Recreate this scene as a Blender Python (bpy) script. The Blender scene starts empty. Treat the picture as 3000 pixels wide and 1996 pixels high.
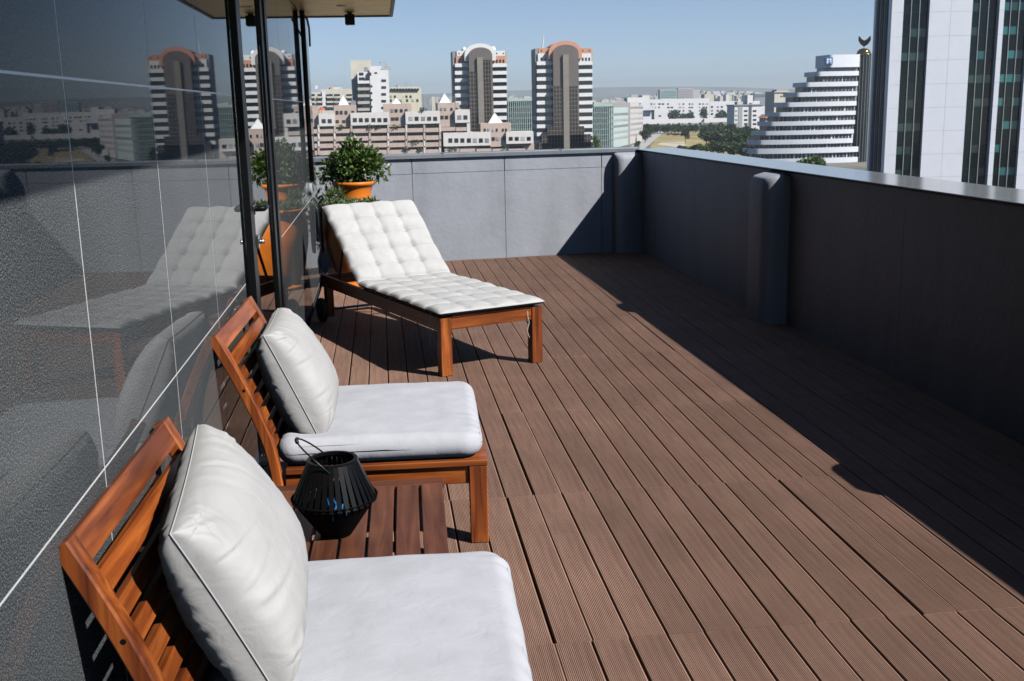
import bpy, math, random
import numpy as np
from math import radians, sin, cos, pi
random.seed(7)
R = random.Random(11)
sc = bpy.context.scene
COL = sc.collection

# ------------------------------------------------------------------ camera
EYE = 1.55
FOC, PIT, YAW, ROL = 3159.15, radians(12.2311), radians(6.6035), radians(-1.2958)
fw = np.array([sin(YAW) * cos(PIT), cos(YAW) * cos(PIT), -sin(PIT)])
rt = np.array([cos(YAW), -sin(YAW), 0.0])
up = np.cross(rt, fw)
rt2 = rt * cos(ROL) + up * sin(ROL)
up2 = -rt * sin(ROL) + up * cos(ROL)
cam_d = bpy.data.cameras.new('camera')
cam = bpy.data.objects.new('camera', cam_d)
COL.objects.link(cam)
from mathutils import Matrix, Vector
m4 = Matrix.Identity(4)
for i in range(3):
    m4[i][0], m4[i][1], m4[i][2] = rt2[i], up2[i], -fw[i]
m4[2][3] = EYE
cam.matrix_world = m4
cam_d.sensor_width = 36.0
cam_d.sensor_fit = 'HORIZONTAL'
cam_d.lens = 36.0 * FOC / 3000.0
cam_d.clip_start = 0.05
cam_d.clip_end = 30000
cam_d.dof.use_dof = True
cam_d.dof.focus_distance = 4.2
cam_d.dof.aperture_fstop = 13.0
sc.camera = cam

# ------------------------------------------------------------------ sky, sun, exposure
world = bpy.data.worlds.new('World')
sc.world = world
world.use_nodes = True
wn = world.node_tree
bg = wn.nodes['Background']
sky = wn.nodes.new('ShaderNodeTexSky')
sky.sky_type = 'NISHITA'
sky.sun_disc = False
SUN_EL = radians(43.0)
SUN_AZ = radians(129.0)          # clockwise from +Y
sky.sun_elevation = SUN_EL
sky.sun_rotation = SUN_AZ
sky.altitude = 5000
sky.air_density = 1.0
sky.dust_density = 0.3
sky.ozone_density = 1.0
wn.links.new(sky.outputs['Color'], bg.inputs['Color'])
bg.inputs['Strength'].default_value = 0.088
sun_d = bpy.data.lights.new('sun', 'SUN')
sun_d.energy = 5.0
sun_d.angle = radians(0.53)
sun_d.color = (1.0, 0.975, 0.94)
sun = bpy.data.objects.new('sun', sun_d)
COL.objects.link(sun)
tosun = Vector((sin(SUN_AZ) * cos(SUN_EL), cos(SUN_AZ) * cos(SUN_EL), sin(SUN_EL)))
sun.rotation_euler = tosun.to_track_quat('Z', 'Y').to_euler()
sun.location = tosun * 60
vs = sc.view_settings
vs.view_transform = 'Standard'
vs.look = 'None'
vs.gamma = 1.0
vs.exposure = 0.35
vs.use_curve_mapping = False
sc.cycles.max_bounces = 8
sc.cycles.diffuse_bounces = 0
sc.cycles.glossy_bounces = 4
sc.cycles.transmission_bounces = 6
sc.cycles.caustics_reflective = False
sc.cycles.caustics_refractive = False
sc.cycles.use_denoising = True

# ------------------------------------------------------------------ materials
MATS = {}


def new_mat(name):
    m = bpy.data.materials.new(name)
    m.use_nodes = True
    MATS[name] = m
    nt = m.node_tree
    b = nt.nodes['Principled BSDF']
    return m, nt, b


def N(nt, t, **kw):
    n = nt.nodes.new(t)
    for k, v in kw.items():
        if k in n.inputs:
            n.inputs[k].default_value = v
        else:
            setattr(n, k, v)
    return n


def ramp(nt, stops):
    r = nt.nodes.new('ShaderNodeValToRGB')
    cr = r.color_ramp
    while len(cr.elements) < len(stops):
        cr.elements.new(0.5)
    for e, (p, c) in zip(cr.elements, stops):
        e.position = p
        e.color = (*c, 1) if len(c) == 3 else c
    return r


def plain(name, col, rough=0.6, var=0.0, scale=3.0, metallic=0.0, bump=0.0, bscale=60.0, coat=0.0, rand=0.0, spec=None):
    """base colour with optional blotchy variation, fine bump and per-object tint"""
    m, nt, b = new_mat(name)
    L = nt.links.new
    b.inputs['Roughness'].default_value = rough
    b.inputs['Metallic'].default_value = metallic
    b.inputs['Coat Weight'].default_value = coat
    if spec is not None:
        b.inputs['Specular IOR Level'].default_value = spec
    b.inputs['Base Color'].default_value = (*col, 1)
    tc = nt.nodes.new('ShaderNodeTexCoord')
    last = None
    if var > 0:
        nz = N(nt, 'ShaderNodeTexNoise', Scale=scale, Detail=5.0, Roughness=0.6)
        L(tc.outputs['Object'], nz.inputs['Vector'])
        lo = tuple(max(0, c * (1 - var)) for c in col)
        hi = tuple(min(1, c * (1 + var)) for c in col)
        r = ramp(nt, [(0.3, lo), (0.7, hi)])
        L(nz.outputs['Fac'], r.inputs['Fac'])
        last = r.outputs['Color']
    if rand > 0:
        oi = nt.nodes.new('ShaderNodeObjectInfo')
        mr = nt.nodes.new('ShaderNodeMapRange')
        mr.inputs['To Min'].default_value = 1 - rand
        mr.inputs['To Max'].default_value = 1 + rand
        L(oi.outputs['Random'], mr.inputs['Value'])
        hs = nt.nodes.new('ShaderNodeHueSaturation')
        if last is None:
            hs.inputs['Color'].default_value = (*col, 1)
        else:
            L(last, hs.inputs['Color'])
        L(mr.outputs['Result'], hs.inputs['Value'])
        last = hs.outputs['Color']
    if last is not None:
        L(last, b.inputs['Base Color'])
    if bump > 0:
        n2 = N(nt, 'ShaderNodeTexNoise', Scale=bscale, Detail=3.0)
        L(tc.outputs['Object'], n2.inputs['Vector'])
        bp = N(nt, 'ShaderNodeBump', Strength=bump, Distance=0.01)
        L(n2.outputs['Fac'], bp.inputs['Height'])
        L(bp.outputs['Normal'], b.inputs['Normal'])
    return m


def wood(name, axis, c_dark, c_mid, c_light, rough=0.42, coat=0.12):
    m, nt, b = new_mat(name)
    L = nt.links.new
    tc = nt.nodes.new('ShaderNodeTexCoord')
    mp = nt.nodes.new('ShaderNodeMapping')
    s = [26.0, 26.0, 26.0]
    s[axis] = 1.6
    mp.inputs['Scale'].default_value = s
    oi = nt.nodes.new('ShaderNodeObjectInfo')
    ml = nt.nodes.new('ShaderNodeMath')
    ml.operation = 'MULTIPLY'
    ml.inputs[1].default_value = 37.0
    L(oi.outputs['Random'], ml.inputs[0])
    cmb = nt.nodes.new('ShaderNodeCombineXYZ')
    for i in range(3):
        L(ml.outputs[0], cmb.inputs[i])
    L(cmb.outputs[0], mp.inputs['Location'])
    L(tc.outputs['Object'], mp.inputs['Vector'])
    nz = N(nt, 'ShaderNodeTexNoise', Scale=1.0, Detail=6.0, Roughness=0.62, Distortion=0.6)
    L(mp.outputs['Vector'], nz.inputs['Vector'])
    r = ramp(nt, [(0.33, c_dark), (0.49, c_mid), (0.66, c_light)])
    L(nz.outputs['Fac'], r.inputs['Fac'])
    n3 = N(nt, 'ShaderNodeTexNoise', Scale=3.5, Detail=2.0)
    L(tc.outputs['Object'], n3.inputs['Vector'])
    mr = nt.nodes.new('ShaderNodeMapRange')
    mr.inputs['From Min'].default_value = 0.3
    mr.inputs['From Max'].default_value = 0.7
    mr.inputs['To Min'].default_value = 0.72
    mr.inputs['To Max'].default_value = 1.18
    L(n3.outputs['Fac'], mr.inputs['Value'])
    mr2 = nt.nodes.new('ShaderNodeMapRange')
    mr2.inputs['To Min'].default_value = 0.82
    mr2.inputs['To Max'].default_value = 1.15
    L(oi.outputs['Random'], mr2.inputs['Value'])
    mm = nt.nodes.new('ShaderNodeMath')
    mm.operation = 'MULTIPLY'
    L(mr.outputs[0], mm.inputs[0])
    L(mr2.outputs[0], mm.inputs[1])
    hs = nt.nodes.new('ShaderNodeHueSaturation')
    L(r.outputs['Color'], hs.inputs['Color'])
    L(mm.outputs[0], hs.inputs['Value'])
    L(hs.outputs['Color'], b.inputs['Base Color'])
    b.inputs['Roughness'].default_value = rough
    b.inputs['Coat Weight'].default_value = coat
    b.inputs['Coat Roughness'].default_value = 0.25
    bp = N(nt, 'ShaderNodeBump', Strength=0.15, Distance=0.002)
    L(nz.outputs['Fac'], bp.inputs['Height'])
    L(bp.outputs['Normal'], b.inputs['Normal'])
    return m


WC = ((0.095, 0.020, 0.005), (0.245, 0.058, 0.011), (0.43, 0.122, 0.024))
WT = ((0.075, 0.024, 0.012), (0.125, 0.043, 0.022), (0.185, 0.07, 0.036))
for ax, nm in enumerate('xyz'):
    wood('wood_' + nm, ax, *WC)
    wood('tablewood_' + nm, ax, *WT, rough=0.5, coat=0.05)


def granite():
    m, nt, b = new_mat('granite')
    L = nt.links.new
    tc = nt.nodes.new('ShaderNodeTexCoord')
    n1 = N(nt, 'ShaderNodeTexNoise', Scale=320.0, Detail=2.5, Roughness=0.8)
    L(tc.outputs['Object'], n1.inputs['Vector'])
    r1 = ramp(nt, [(0.38, (0.014, 0.016, 0.018)), (0.49, (0.054, 0.060, 0.063)), (0.58, (0.15, 0.158, 0.16)), (0.70, (0.44, 0.45, 0.44))])
    L(n1.outputs['Fac'], r1.inputs['Fac'])
    n2 = N(nt, 'ShaderNodeTexNoise', Scale=2.2, Detail=4.0)
    L(tc.outputs['Object'], n2.inputs['Vector'])
    mr = nt.nodes.new('ShaderNodeMapRange')
    mr.inputs['To Min'].default_value = 0.75
    mr.inputs['To Max'].default_value = 1.2
    L(n2.outputs['Fac'], mr.inputs['Value'])
    oi = nt.nodes.new('ShaderNodeObjectInfo')
    mr2 = nt.nodes.new('ShaderNodeMapRange')
    mr2.inputs['To Min'].default_value = 0.88
    mr2.inputs['To Max'].default_value = 1.12
    L(oi.outputs['Random'], mr2.inputs['Value'])
    mm = nt.nodes.new('ShaderNodeMath')
    mm.operation = 'MULTIPLY'
    L(mr.outputs[0], mm.inputs[0])
    L(mr2.outputs[0], mm.inputs[1])
    hs = nt.nodes.new('ShaderNodeHueSaturation')
    L(r1.outputs['Color'], hs.inputs['Color'])
    L(mm.outputs[0], hs.inputs['Value'])
    L(hs.outputs['Color'], b.inputs['Base Color'])
    b.inputs['Roughness'].default_value = 0.015
    b.inputs['IOR'].default_value = 1.125
    n3 = N(nt, 'ShaderNodeTexNoise', Scale=2.2, Detail=1.0)
    L(tc.outputs['Object'], n3.inputs['Vector'])
    bp = N(nt, 'ShaderNodeBump', Strength=0.0015, Distance=0.01)
    L(n3.outputs['Fac'], bp.inputs['Height'])
    L(bp.outputs['Normal'], b.inputs['Normal'])


granite()


def deckmat():
    m, nt, b = new_mat('composite')
    L = nt.links.new
    tc = nt.nodes.new('ShaderNodeTexCoord')
    mp = nt.nodes.new('ShaderNodeMapping')
    mp.inputs['Scale'].default_value = (60, 2.5, 60)
    oi = nt.nodes.new('ShaderNodeObjectInfo')
    L(oi.outputs['Location'], mp.inputs['Location'])
    L(tc.outputs['Object'], mp.inputs['Vector'])
    nz = N(nt, 'ShaderNodeTexNoise', Scale=1.0, Detail=5.0, Roughness=0.65)
    L(mp.outputs['Vector'], nz.inputs['Vector'])
    r = ramp(nt, [(0.25, (0.212, 0.120, 0.084)), (0.5, (0.290, 0.171, 0.122)), (0.78, (0.375, 0.232, 0.170))])
    L(nz.outputs['Fac'], r.inputs['Fac'])
    geo = nt.nodes.new('ShaderNodeNewGeometry')
    n2 = N(nt, 'ShaderNodeTexNoise', Scale=1.7, Detail=5.0, Roughness=0.6)
    L(geo.outputs['Position'], n2.inputs['Vector'])
    mr = nt.nodes.new('ShaderNodeMapRange')
    mr.inputs['From Min'].default_value = 0.3
    mr.inputs['From Max'].default_value = 0.7
    mr.inputs['To Min'].default_value = 0.84
    mr.inputs['To Max'].default_value = 1.18
    L(n2.outputs['Fac'], mr.inputs['Value'])
    mr2 = nt.nodes.new('ShaderNodeMapRange')
    mr2.inputs['To Min'].default_value = 0.92
    mr2.inputs['To Max'].default_value = 1.08
    L(oi.outputs['Random'], mr2.inputs['Value'])
    mm = nt.nodes.new('ShaderNodeMath')
    mm.operation = 'MULTIPLY'
    L(mr.outputs[0], mm.inputs[0])
    L(mr2.outputs[0], mm.inputs[1])
    hs = nt.nodes.new('ShaderNodeHueSaturation')
    L(r.outputs['Color'], hs.inputs['Color'])
    L(mm.outputs[0], hs.inputs['Value'])
    L(hs.outputs['Color'], b.inputs['Base Color'])
    b.inputs['Roughness'].default_value = 0.62
    b.inputs['Specular IOR Level'].default_value = 0.35


deckmat()


def fabric(name, col, wr=0.25):
    m, nt, b = new_mat(name)
    L = nt.links.new
    tc = nt.nodes.new('ShaderNodeTexCoord')
    nz = N(nt, 'ShaderNodeTexNoise', Scale=9.0, Detail=5.0)
    L(tc.outputs['Object'], nz.inputs['Vector'])
    r = ramp(nt, [(0.3, tuple(c * 0.93 for c in col)), (0.7, tuple(min(1, c * 1.05) for c in col))])
    L(nz.outputs['Fac'], r.inputs['Fac'])
    L(r.outputs['Color'], b.inputs['Base Color'])
    b.inputs['Roughness'].default_value = 0.9
    b.inputs['Specular IOR Level'].default_value = 0.15
    b.inputs['Sheen Weight'].default_value = 0.08
    # weave: two crossing fine waves, plus soft wrinkles
    w1 = N(nt, 'ShaderNodeTexNoise', Scale=650.0, Detail=1.0)
    L(tc.outputs['Object'], w1.inputs['Vector'])
    w2 = N(nt, 'ShaderNodeTexNoise', Scale=14.0, Detail=3.0, Distortion=1.2)
    L(tc.outputs['Object'], w2.inputs['Vector'])
    b1 = N(nt, 'ShaderNodeBump', Strength=0.25, Distance=0.0008)
    L(w1.outputs['Fac'], b1.inputs['Height'])
    b2 = N(nt, 'ShaderNodeBump', Strength=wr, Distance=0.012)
    L(w2.outputs['Fac'], b2.inputs['Height'])
    L(b1.outputs['Normal'], b2.inputs['Normal'])
    L(b2.outputs['Normal'], b.inputs['Normal'])


fabric('fabric_pillow', (0.43, 0.422, 0.41))
fabric('fabric_seat', (0.465, 0.47, 0.50), 0.18)
fabric('fabric_tufted', (0.475, 0.47, 0.46), 0.15)


def glass(name, tint=(1, 1, 1)):
    m, nt, b = new_mat(name)
    b.inputs['Base Color'].default_value = (*tint, 1)
    b.inputs['Roughness'].default_value = 0.0
    b.inputs['Transmission Weight'].default_value = 1.0
    b.inputs['IOR'].default_value = 1.5


glass('door_glass', (0.55, 0.6, 0.6))


def parapet_mat(name='parapet', col=(0.34, 0.355, 0.39)):
    m, nt, b = new_mat(name)
    L = nt.links.new
    geo = nt.nodes.new('ShaderNodeNewGeometry')
    n1 = N(nt, 'ShaderNodeTexNoise', Scale=1.6, Detail=8.0, Roughness=0.68)
    L(geo.outputs['Position'], n1.inputs['Vector'])
    mp = nt.nodes.new('ShaderNodeMapping')
    mp.inputs['Scale'].default_value = (3.5, 3.5, 0.6)
    L(geo.outputs['Position'], mp.inputs['Vector'])
    n2 = N(nt, 'ShaderNodeTexNoise', Scale=1.0, Detail=5.0)
    L(mp.outputs['Vector'], n2.inputs['Vector'])
    mx = nt.nodes.new('ShaderNodeMath')
    mx.operation = 'ADD'
    L(n1.outputs['Fac'], mx.inputs[0])
    L(n2.outputs['Fac'], mx.inputs[1])
    r = ramp(nt, [(0.36, tuple(c * 0.86 for c in col)), (0.5, col), (0.66, tuple(c * 1.12 for c in col))])
    hv = nt.nodes.new('ShaderNodeMath')
    hv.operation = 'MULTIPLY'
    hv.inputs[1].default_value = 0.5
    L(mx.outputs[0], hv.inputs[0])
    L(hv.outputs[0], r.inputs['Fac'])
    L(r.outputs['Color'], b.inputs['Base Color'])
    b.inputs['Roughness'].default_value = 0.55
    b.inputs['Specular IOR Level'].default_value = 0.3
    n3 = N(nt, 'ShaderNodeTexNoise', Scale=22.0, Detail=6.0, Roughness=0.6)
    L(geo.outputs['Position'], n3.inputs['Vector'])
    b1 = N(nt, 'ShaderNodeBump', Strength=0.22, Distance=0.01)
    L(n3.outputs['Fac'], b1.inputs['Height'])
    b2 = N(nt, 'ShaderNodeBump', Strength=0.3, Distance=0.03)
    L(n1.outputs['Fac'], b2.inputs['Height'])
    L(b1.outputs['Normal'], b2.inputs['Normal'])
    L(b2.outputs['Normal'], b.inputs['Normal'])


parapet_mat()


def leafmat(name, c0, c1, sub=0.12, rough=0.45):
    m, nt, b = new_mat(name)
    L = nt.links.new
    geo = nt.nodes.new('ShaderNodeNewGeometry')
    try:
        src = geo.outputs['Random Per Island']
    except Exception:
        src = None
    r = ramp(nt, [(0.0, c0), (1.0, c1)])
    if src is not None:
        L(src, r.inputs['Fac'])
    L(r.outputs['Color'], b.inputs['Base Color'])
    b.inputs['Roughness'].default_value = rough
    tr = nt.nodes.new('ShaderNodeBsdfTranslucent')
    L(r.outputs['Color'], tr.inputs['Color'])
    mix = nt.nodes.new('ShaderNodeMixShader')
    mix.inputs['Fac'].default_value = sub
    out = nt.nodes['Material Output']
    L(b.outputs[0], mix.inputs[1])
    L(tr.outputs[0], mix.inputs[2])
    L(mix.outputs[0], out.inputs['Surface'])


leafmat('leaf_bush', (0.028, 0.062, 0.018), (0.13, 0.21, 0.035), 0.2, 0.35)
leafmat('leaf_low', (0.045, 0.085, 0.03), (0.16, 0.22, 0.07), 0.2, 0.4)
leafmat('leaf_tree', (0.032, 0.062, 0.020), (0.085, 0.135, 0.040), 0.2, 0.6)
leafmat('leaf_tree_bright', (0.05, 0.10, 0.02), (0.13, 0.22, 0.04), 0.15, 0.6)

plain('grout', (0.80, 0.80, 0.79), 0.28, 0.06, 8, spec=1.0)
plain('dark_base', (0.012, 0.012, 0.012), 0.9)
plain('coping_stone', (0.25, 0.26, 0.27), 0.11, 0.15, 14.0, spec=0.6)
plain('coping_metal', (0.26, 0.275, 0.29), 0.32, 0.12, 6.0, metallic=0.35)
plain('black_metal', (0.004, 0.0045, 0.005), 0.4, spec=0.18)
plain('black_lantern', (0.005, 0.005, 0.0055), 0.28, spec=0.22)
plain('black_matt', (0.004, 0.004, 0.0045), 0.7, spec=0.05)
plain('black_rubber', (0.012, 0.012, 0.012), 0.6)
plain('steel', (0.55, 0.56, 0.57), 0.25, metallic=1.0)
plain('white_plastic', (0.75, 0.75, 0.74), 0.4)
plain('soffit', (0.85, 0.62, 0.30), 0.36, 0.12, 5.0, metallic=0.85)
plain('soffit_edge', (0.60, 0.57, 0.50), 0.4)
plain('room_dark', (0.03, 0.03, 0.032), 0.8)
plain('terracotta', (0.74, 0.20, 0.018), 0.42, 0.10, 9.0, coat=0.1)
plain('soil', (0.03, 0.022, 0.015), 0.95, bump=0.5)
plain('stem', (0.08, 0.055, 0.03), 0.8)
plain('hose_green', (0.035, 0.040, 0.018), 0.35)
plain('candle_blue', (0.015, 0.16, 0.42), 0.12, coat=0.5)
plain('string', (0.65, 0.63, 0.58), 0.9)
plain('seam_dark', (0.16, 0.15, 0.14), 0.9)
plain('piping', (0.45, 0.445, 0.435), 0.9)
# city
plain('c_white', (0.86, 0.845, 0.82), 0.6, 0.05, 0.4)
plain('c_white_cool', (0.80, 0.82, 0.86), 0.5, 0.04, 0.4)
plain('c_cream', (0.70, 0.655, 0.54), 0.7, 0.07, 0.3)
plain('c_yellow', (0.74, 0.70, 0.52), 0.7, 0.06, 0.3)
plain('c_beige', (0.55, 0.50, 0.42), 0.7, 0.08, 0.3)
plain('c_pink', (0.585, 0.455, 0.38), 0.75, 0.10, 0.5)
plain('c_pinkwhite', (0.76, 0.715, 0.67), 0.75, 0.06, 0.5)
plain('c_orange', (0.68, 0.33, 0.21), 0.75, 0.08, 0.4)
plain('c_brown', (0.165, 0.14, 0.125), 0.55, 0.06, 0.3)
plain('c_strip', (0.27, 0.245, 0.20), 0.7, 0.12, 0.4)
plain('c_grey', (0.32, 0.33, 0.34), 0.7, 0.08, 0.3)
plain('c_darkgrey', (0.12, 0.125, 0.13), 0.7, 0.08, 0.3)
plain('c_window', (0.02, 0.024, 0.028), 0.08, rand=0.6)
plain('c_blind', (0.36, 0.37, 0.37), 0.4, rand=0.35)
plain('c_bandglass', (0.014, 0.017, 0.024), 0.06, rand=0.4)
plain('c_ribbon', (0.06, 0.068, 0.066), 0.12, rand=0.5)
plain('c_teal', (0.10, 0.24, 0.22), 0.3, 0.1, 0.4)
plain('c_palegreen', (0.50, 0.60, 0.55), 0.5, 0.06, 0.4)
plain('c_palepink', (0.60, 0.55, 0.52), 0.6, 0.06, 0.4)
plain('c_gold', (0.55, 0.36, 0.12), 0.18, metallic=1.0)
plain('c_umbrella', (0.62, 0.10, 0.03), 0.8)
plain('c_tower_white', (0.76, 0.775, 0.82), 0.45, 0.03, 0.5)
plain('c_tower_glass', (0.004, 0.012, 0.013), 0.05, rand=0.5, spec=0.25)
plain('c_tower_teal', (0.03, 0.16, 0.155), 0.08, rand=0.35)
plain('c_tower_green', (0.02, 0.05, 0.042), 0.08, rand=0.4)
plain('c_tower_mullion', (0.45, 0.47, 0.48), 0.35)
plain('c_logo_blue', (0.010, 0.13, 0.34), 0.4)
plain('c_logo_white', (0.85, 0.87, 0.9), 0.5)
plain('ground', (0.17, 0.165, 0.13), 0.95, 0.55, 0.035)
plain('field', (0.34, 0.27, 0.12), 0.95, 0.45, 0.06)
plain('road', (0.42, 0.41, 0.39), 0.9, 0.08, 0.1)
plain('hillmat', (0.17, 0.19, 0.15), 0.95, 0.3, 0.004)
plain('trunkmat', (0.11, 0.085, 0.06), 0.9)


def gridglass():
    m, nt, b = new_mat('c_gridglass')
    L = nt.links.new
    tc = nt.nodes.new('ShaderNodeTexCoord')
    mp = nt.nodes.new('ShaderNodeMapping')
    mp.inputs['Rotation'].default_value = (radians(-90), 0, 0)
    L(tc.outputs['Object'], mp.inputs['Vector'])
    br = nt.nodes.new('ShaderNodeTexBrick')
    br.offset = 0.0
    br.squash = 1.0
    br.inputs['Color1'].default_value = (0.022, 0.016, 0.014, 1)
    br.inputs['Color2'].default_value = (0.034, 0.026, 0.022, 1)
    br.inputs['Mortar'].default_value = (0.20, 0.17, 0.145, 1)
    br.inputs['Scale'].default_value = 1.0
    br.inputs['Mortar Size'].default_value = 0.10
    br.inputs['Brick Width'].default_value = 1.25
    br.inputs['Row Height'].default_value = 1.65
    L(mp.outputs['Vector'], br.inputs['Vector'])
    L(br.outputs['Color'], b.inputs['Base Color'])
    b.inputs['Roughness'].default_value = 0.12


gridglass()


# ------------------------------------------------------------------ mesh helpers
class MB:
    def __init__(self):
        self.v = []
        self.f = []

    def quad(self, a, b, c, d):
        n = len(self.v)
        self.v += [a, b, c, d]
        self.f.append((n, n + 1, n + 2, n + 3))
        return self

    def box(self, x0, x1, y0, y1, z0, z1):
        n = len(self.v)
        self.v += [(x0, y0, z0), (x1, y0, z0), (x1, y1, z0), (x0, y1, z0), (x0, y0, z1), (x1, y0, z1), (x1, y1, z1), (x0, y1, z1)]
        self.f += [(n, n + 3, n + 2, n + 1), (n + 4, n + 5, n + 6, n + 7), (n, n + 1, n + 5, n + 4), (n + 1, n + 2, n + 6, n + 5), (n + 2, n + 3, n + 7, n + 6), (n + 3, n, n + 4, n + 7)]
        return self

    def bbox(self, x0, x1, y0, y1, z0, z1, b=0.003):
        """box with chamfered edges (all twelve)"""
        n = len(self.v)
        xs, ys, zs = (x0, x1), (y0, y1), (z0, z1)
        idx = {}
        for i in (0, 1):
            for j in (0, 1):
                for k in (0, 1):
                    sx, sy, sz = 1 - 2 * i, 1 - 2 * j, 1 - 2 * k
                    idx[i, j, k, 'x'] = len(self.v); self.v.append((xs[i], ys[j] + sy * b, zs[k] + sz * b))
                    idx[i, j, k, 'y'] = len(self.v); self.v.append((xs[i] + sx * b, ys[j], zs[k] + sz * b))
                    idx[i, j, k, 'z'] = len(self.v); self.v.append((xs[i] + sx * b, ys[j] + sy * b, zs[k]))
        g = lambda i, j, k, a: idx[i, j, k, a]
        F = self.f
        F.append((g(0, 0, 0, 'x'), g(0, 0, 1, 'x'), g(0, 1, 1, 'x'), g(0, 1, 0, 'x')))
        F.append((g(1, 0, 0, 'x'), g(1, 1, 0, 'x'), g(1, 1, 1, 'x'), g(1, 0, 1, 'x')))
        F.append((g(0, 0, 0, 'y'), g(1, 0, 0, 'y'), g(1, 0, 1, 'y'), g(0, 0, 1, 'y')))
        F.append((g(0, 1, 0, 'y'), g(0, 1, 1, 'y'), g(1, 1, 1, 'y'), g(1, 1, 0, 'y')))
        F.append((g(0, 0, 0, 'z'), g(0, 1, 0, 'z'), g(1, 1, 0, 'z'), g(1, 0, 0, 'z')))
        F.append((g(0, 0, 1, 'z'), g(1, 0, 1, 'z'), g(1, 1, 1, 'z'), g(0, 1, 1, 'z')))
        for i in (0, 1):
            for j in (0, 1):
                F.append((g(i, j, 0, 'x'), g(i, j, 1, 'x'), g(i, j, 1, 'y'), g(i, j, 0, 'y')))
        for i in (0, 1):
            for k in (0, 1):
                F.append((g(i, 0, k, 'x'), g(i, 1, k, 'x'), g(i, 1, k, 'z'), g(i, 0, k, 'z')))
        for j in (0, 1):
            for k in (0, 1):
                F.append((g(0, j, k, 'y'), g(1, j, k, 'y'), g(1, j, k, 'z'), g(0, j, k, 'z')))
        for i in (0, 1):
            for j in (0, 1):
                for k in (0, 1):
                    F.append((g(i, j, k, 'x'), g(i, j, k, 'y'), g(i, j, k, 'z')))
        return self

    def prism(self, pts, axis, a0, a1):
        """closed polygon extruded along an axis; pts are the two other coordinates in cyclic order"""
        n = len(self.v)
        k = len(pts)

        def mk(p, a):
            if axis == 'x':
                return (a, p[0], p[1])
            if axis == 'y':
                return (p[0], a, p[1])
            return (p[0], p[1], a)
        self.v += [mk(p, a0) for p in pts] + [mk(p, a1) for p in pts]
        self.f.append(tuple(range(n, n + k)))
        self.f.append(tuple(range(n + 2 * k - 1, n + k - 1, -1)))
        for i in range(k):
            j = (i + 1) % k
            self.f.append((n + i, n + k + i, n + k + j, n + j))
        return self

    def lathe(self, prof, seg=32, c=(0, 0, 0), cap0=True, cap1=True):
        n = len(self.v)
        for r, z in prof:
            for s in range(seg):
                a = 2 * pi * s / seg
                self.v.append((c[0] + r * cos(a), c[1] + r * sin(a), c[2] + z))
        for i in range(len(prof) - 1):
            for s in range(seg):
                t = (s + 1) % seg
                self.f.append((n + i * seg + s, n + i * seg + t, n + (i + 1) * seg + t, n + (i + 1) * seg + s))
        if cap0:
            self.f.append(tuple(n + s for s in range(seg - 1, -1, -1)))
        if cap1:
            k = n + (len(prof) - 1) * seg
            self.f.append(tuple(k + s for s in range(seg)))
        return self

    def tube(self, pts, r, seg=8, closed=False):
        pts = [Vector(p) for p in pts]
        n = len(self.v)
        k = len(pts)
        rr = r if isinstance(r, (list, tuple)) else [r] * k
        ref = None
        for i, p in enumerate(pts):
            a = pts[(i - 1) % k] if (closed or i > 0) else pts[i]
            b = pts[(i + 1) % k] if (closed or i < k - 1) else pts[i]
            t = (b - a).normalized()
            if ref is None:
                ref = Vector((0, 0, 1)) if abs(t.z) < 0.9 else Vector((1, 0, 0))
            u = (ref - t * ref.dot(t)).normalized()
            ref = u
            w = t.cross(u)
            for s in range(seg):
                an = 2 * pi * s / seg
                q = p + (u * cos(an) + w * sin(an)) * rr[i]
                self.v.append(tuple(q))
        m = k if closed else k - 1
        for i in range(m):
            j = (i + 1) % k
            for s in range(seg):
                t = (s + 1) % seg
                self.f.append((n + i * seg + s, n + i * seg + t, n + j * seg + t, n + j * seg + s))
        if not closed:
            self.f.append(tuple(n + s for s in range(seg - 1, -1, -1)))
            self.f.append(tuple(n + (k - 1) * seg + s for s in range(seg)))
        return self

    def grid(self, P):
        """P: (m,n,3) array"""
        m, k = P.shape[:2]
        n = len(self.v)
        self.v += [tuple(map(float, q)) for q in P.reshape(-1, 3)]
        for i in range(m - 1):
            for j in range(k - 1):
                a = n + i * k + j
                self.f.append((a, a + 1, a + k + 1, a + k))
        return self

    def mesh(self, name, off=(0, 0, 0)):
        me = bpy.data.meshes.new(name)
        if off != (0, 0, 0):
            v = [(a - off[0], b - off[1], c - off[2]) for a, b, c in self.v]
        else:
            v = self.v
        me.from_pydata(v, [], self.f)
        me.update()
        return me

    def build(self, name, mat, parent=None, smooth=False, world=False, fix=True):
        """world=True: vertices are in world coordinates, parent chain is unrotated"""
        off = (0, 0, 0)
        if world and parent is not None:
            o = parent
            off = Vector((0, 0, 0))
            while o is not None:
                off = off + o.location
                o = o.parent
            off = tuple(off)
        me = self.mesh(name, off)
        if fix:
            import bmesh
            bm = bmesh.new()
            bm.from_mesh(me)
            bmesh.ops.recalc_face_normals(bm, faces=bm.faces)
            bm.to_mesh(me)
            bm.free()
        if smooth:
            me.polygons.foreach_set('use_smooth', [True] * len(me.polygons))
        me.materials.append(MATS[mat])
        o = bpy.data.objects.new(name, me)
        COL.objects.link(o)
        if parent is not None:
            o.parent = parent
        return o


def tag(o, label=None, cat=None, group=None, kind=None):
    if label:
        o['label'] = label
    if cat:
        o['category'] = cat
    if group:
        o['group'] = group
    if kind:
        o['kind'] = kind
    return o


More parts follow.
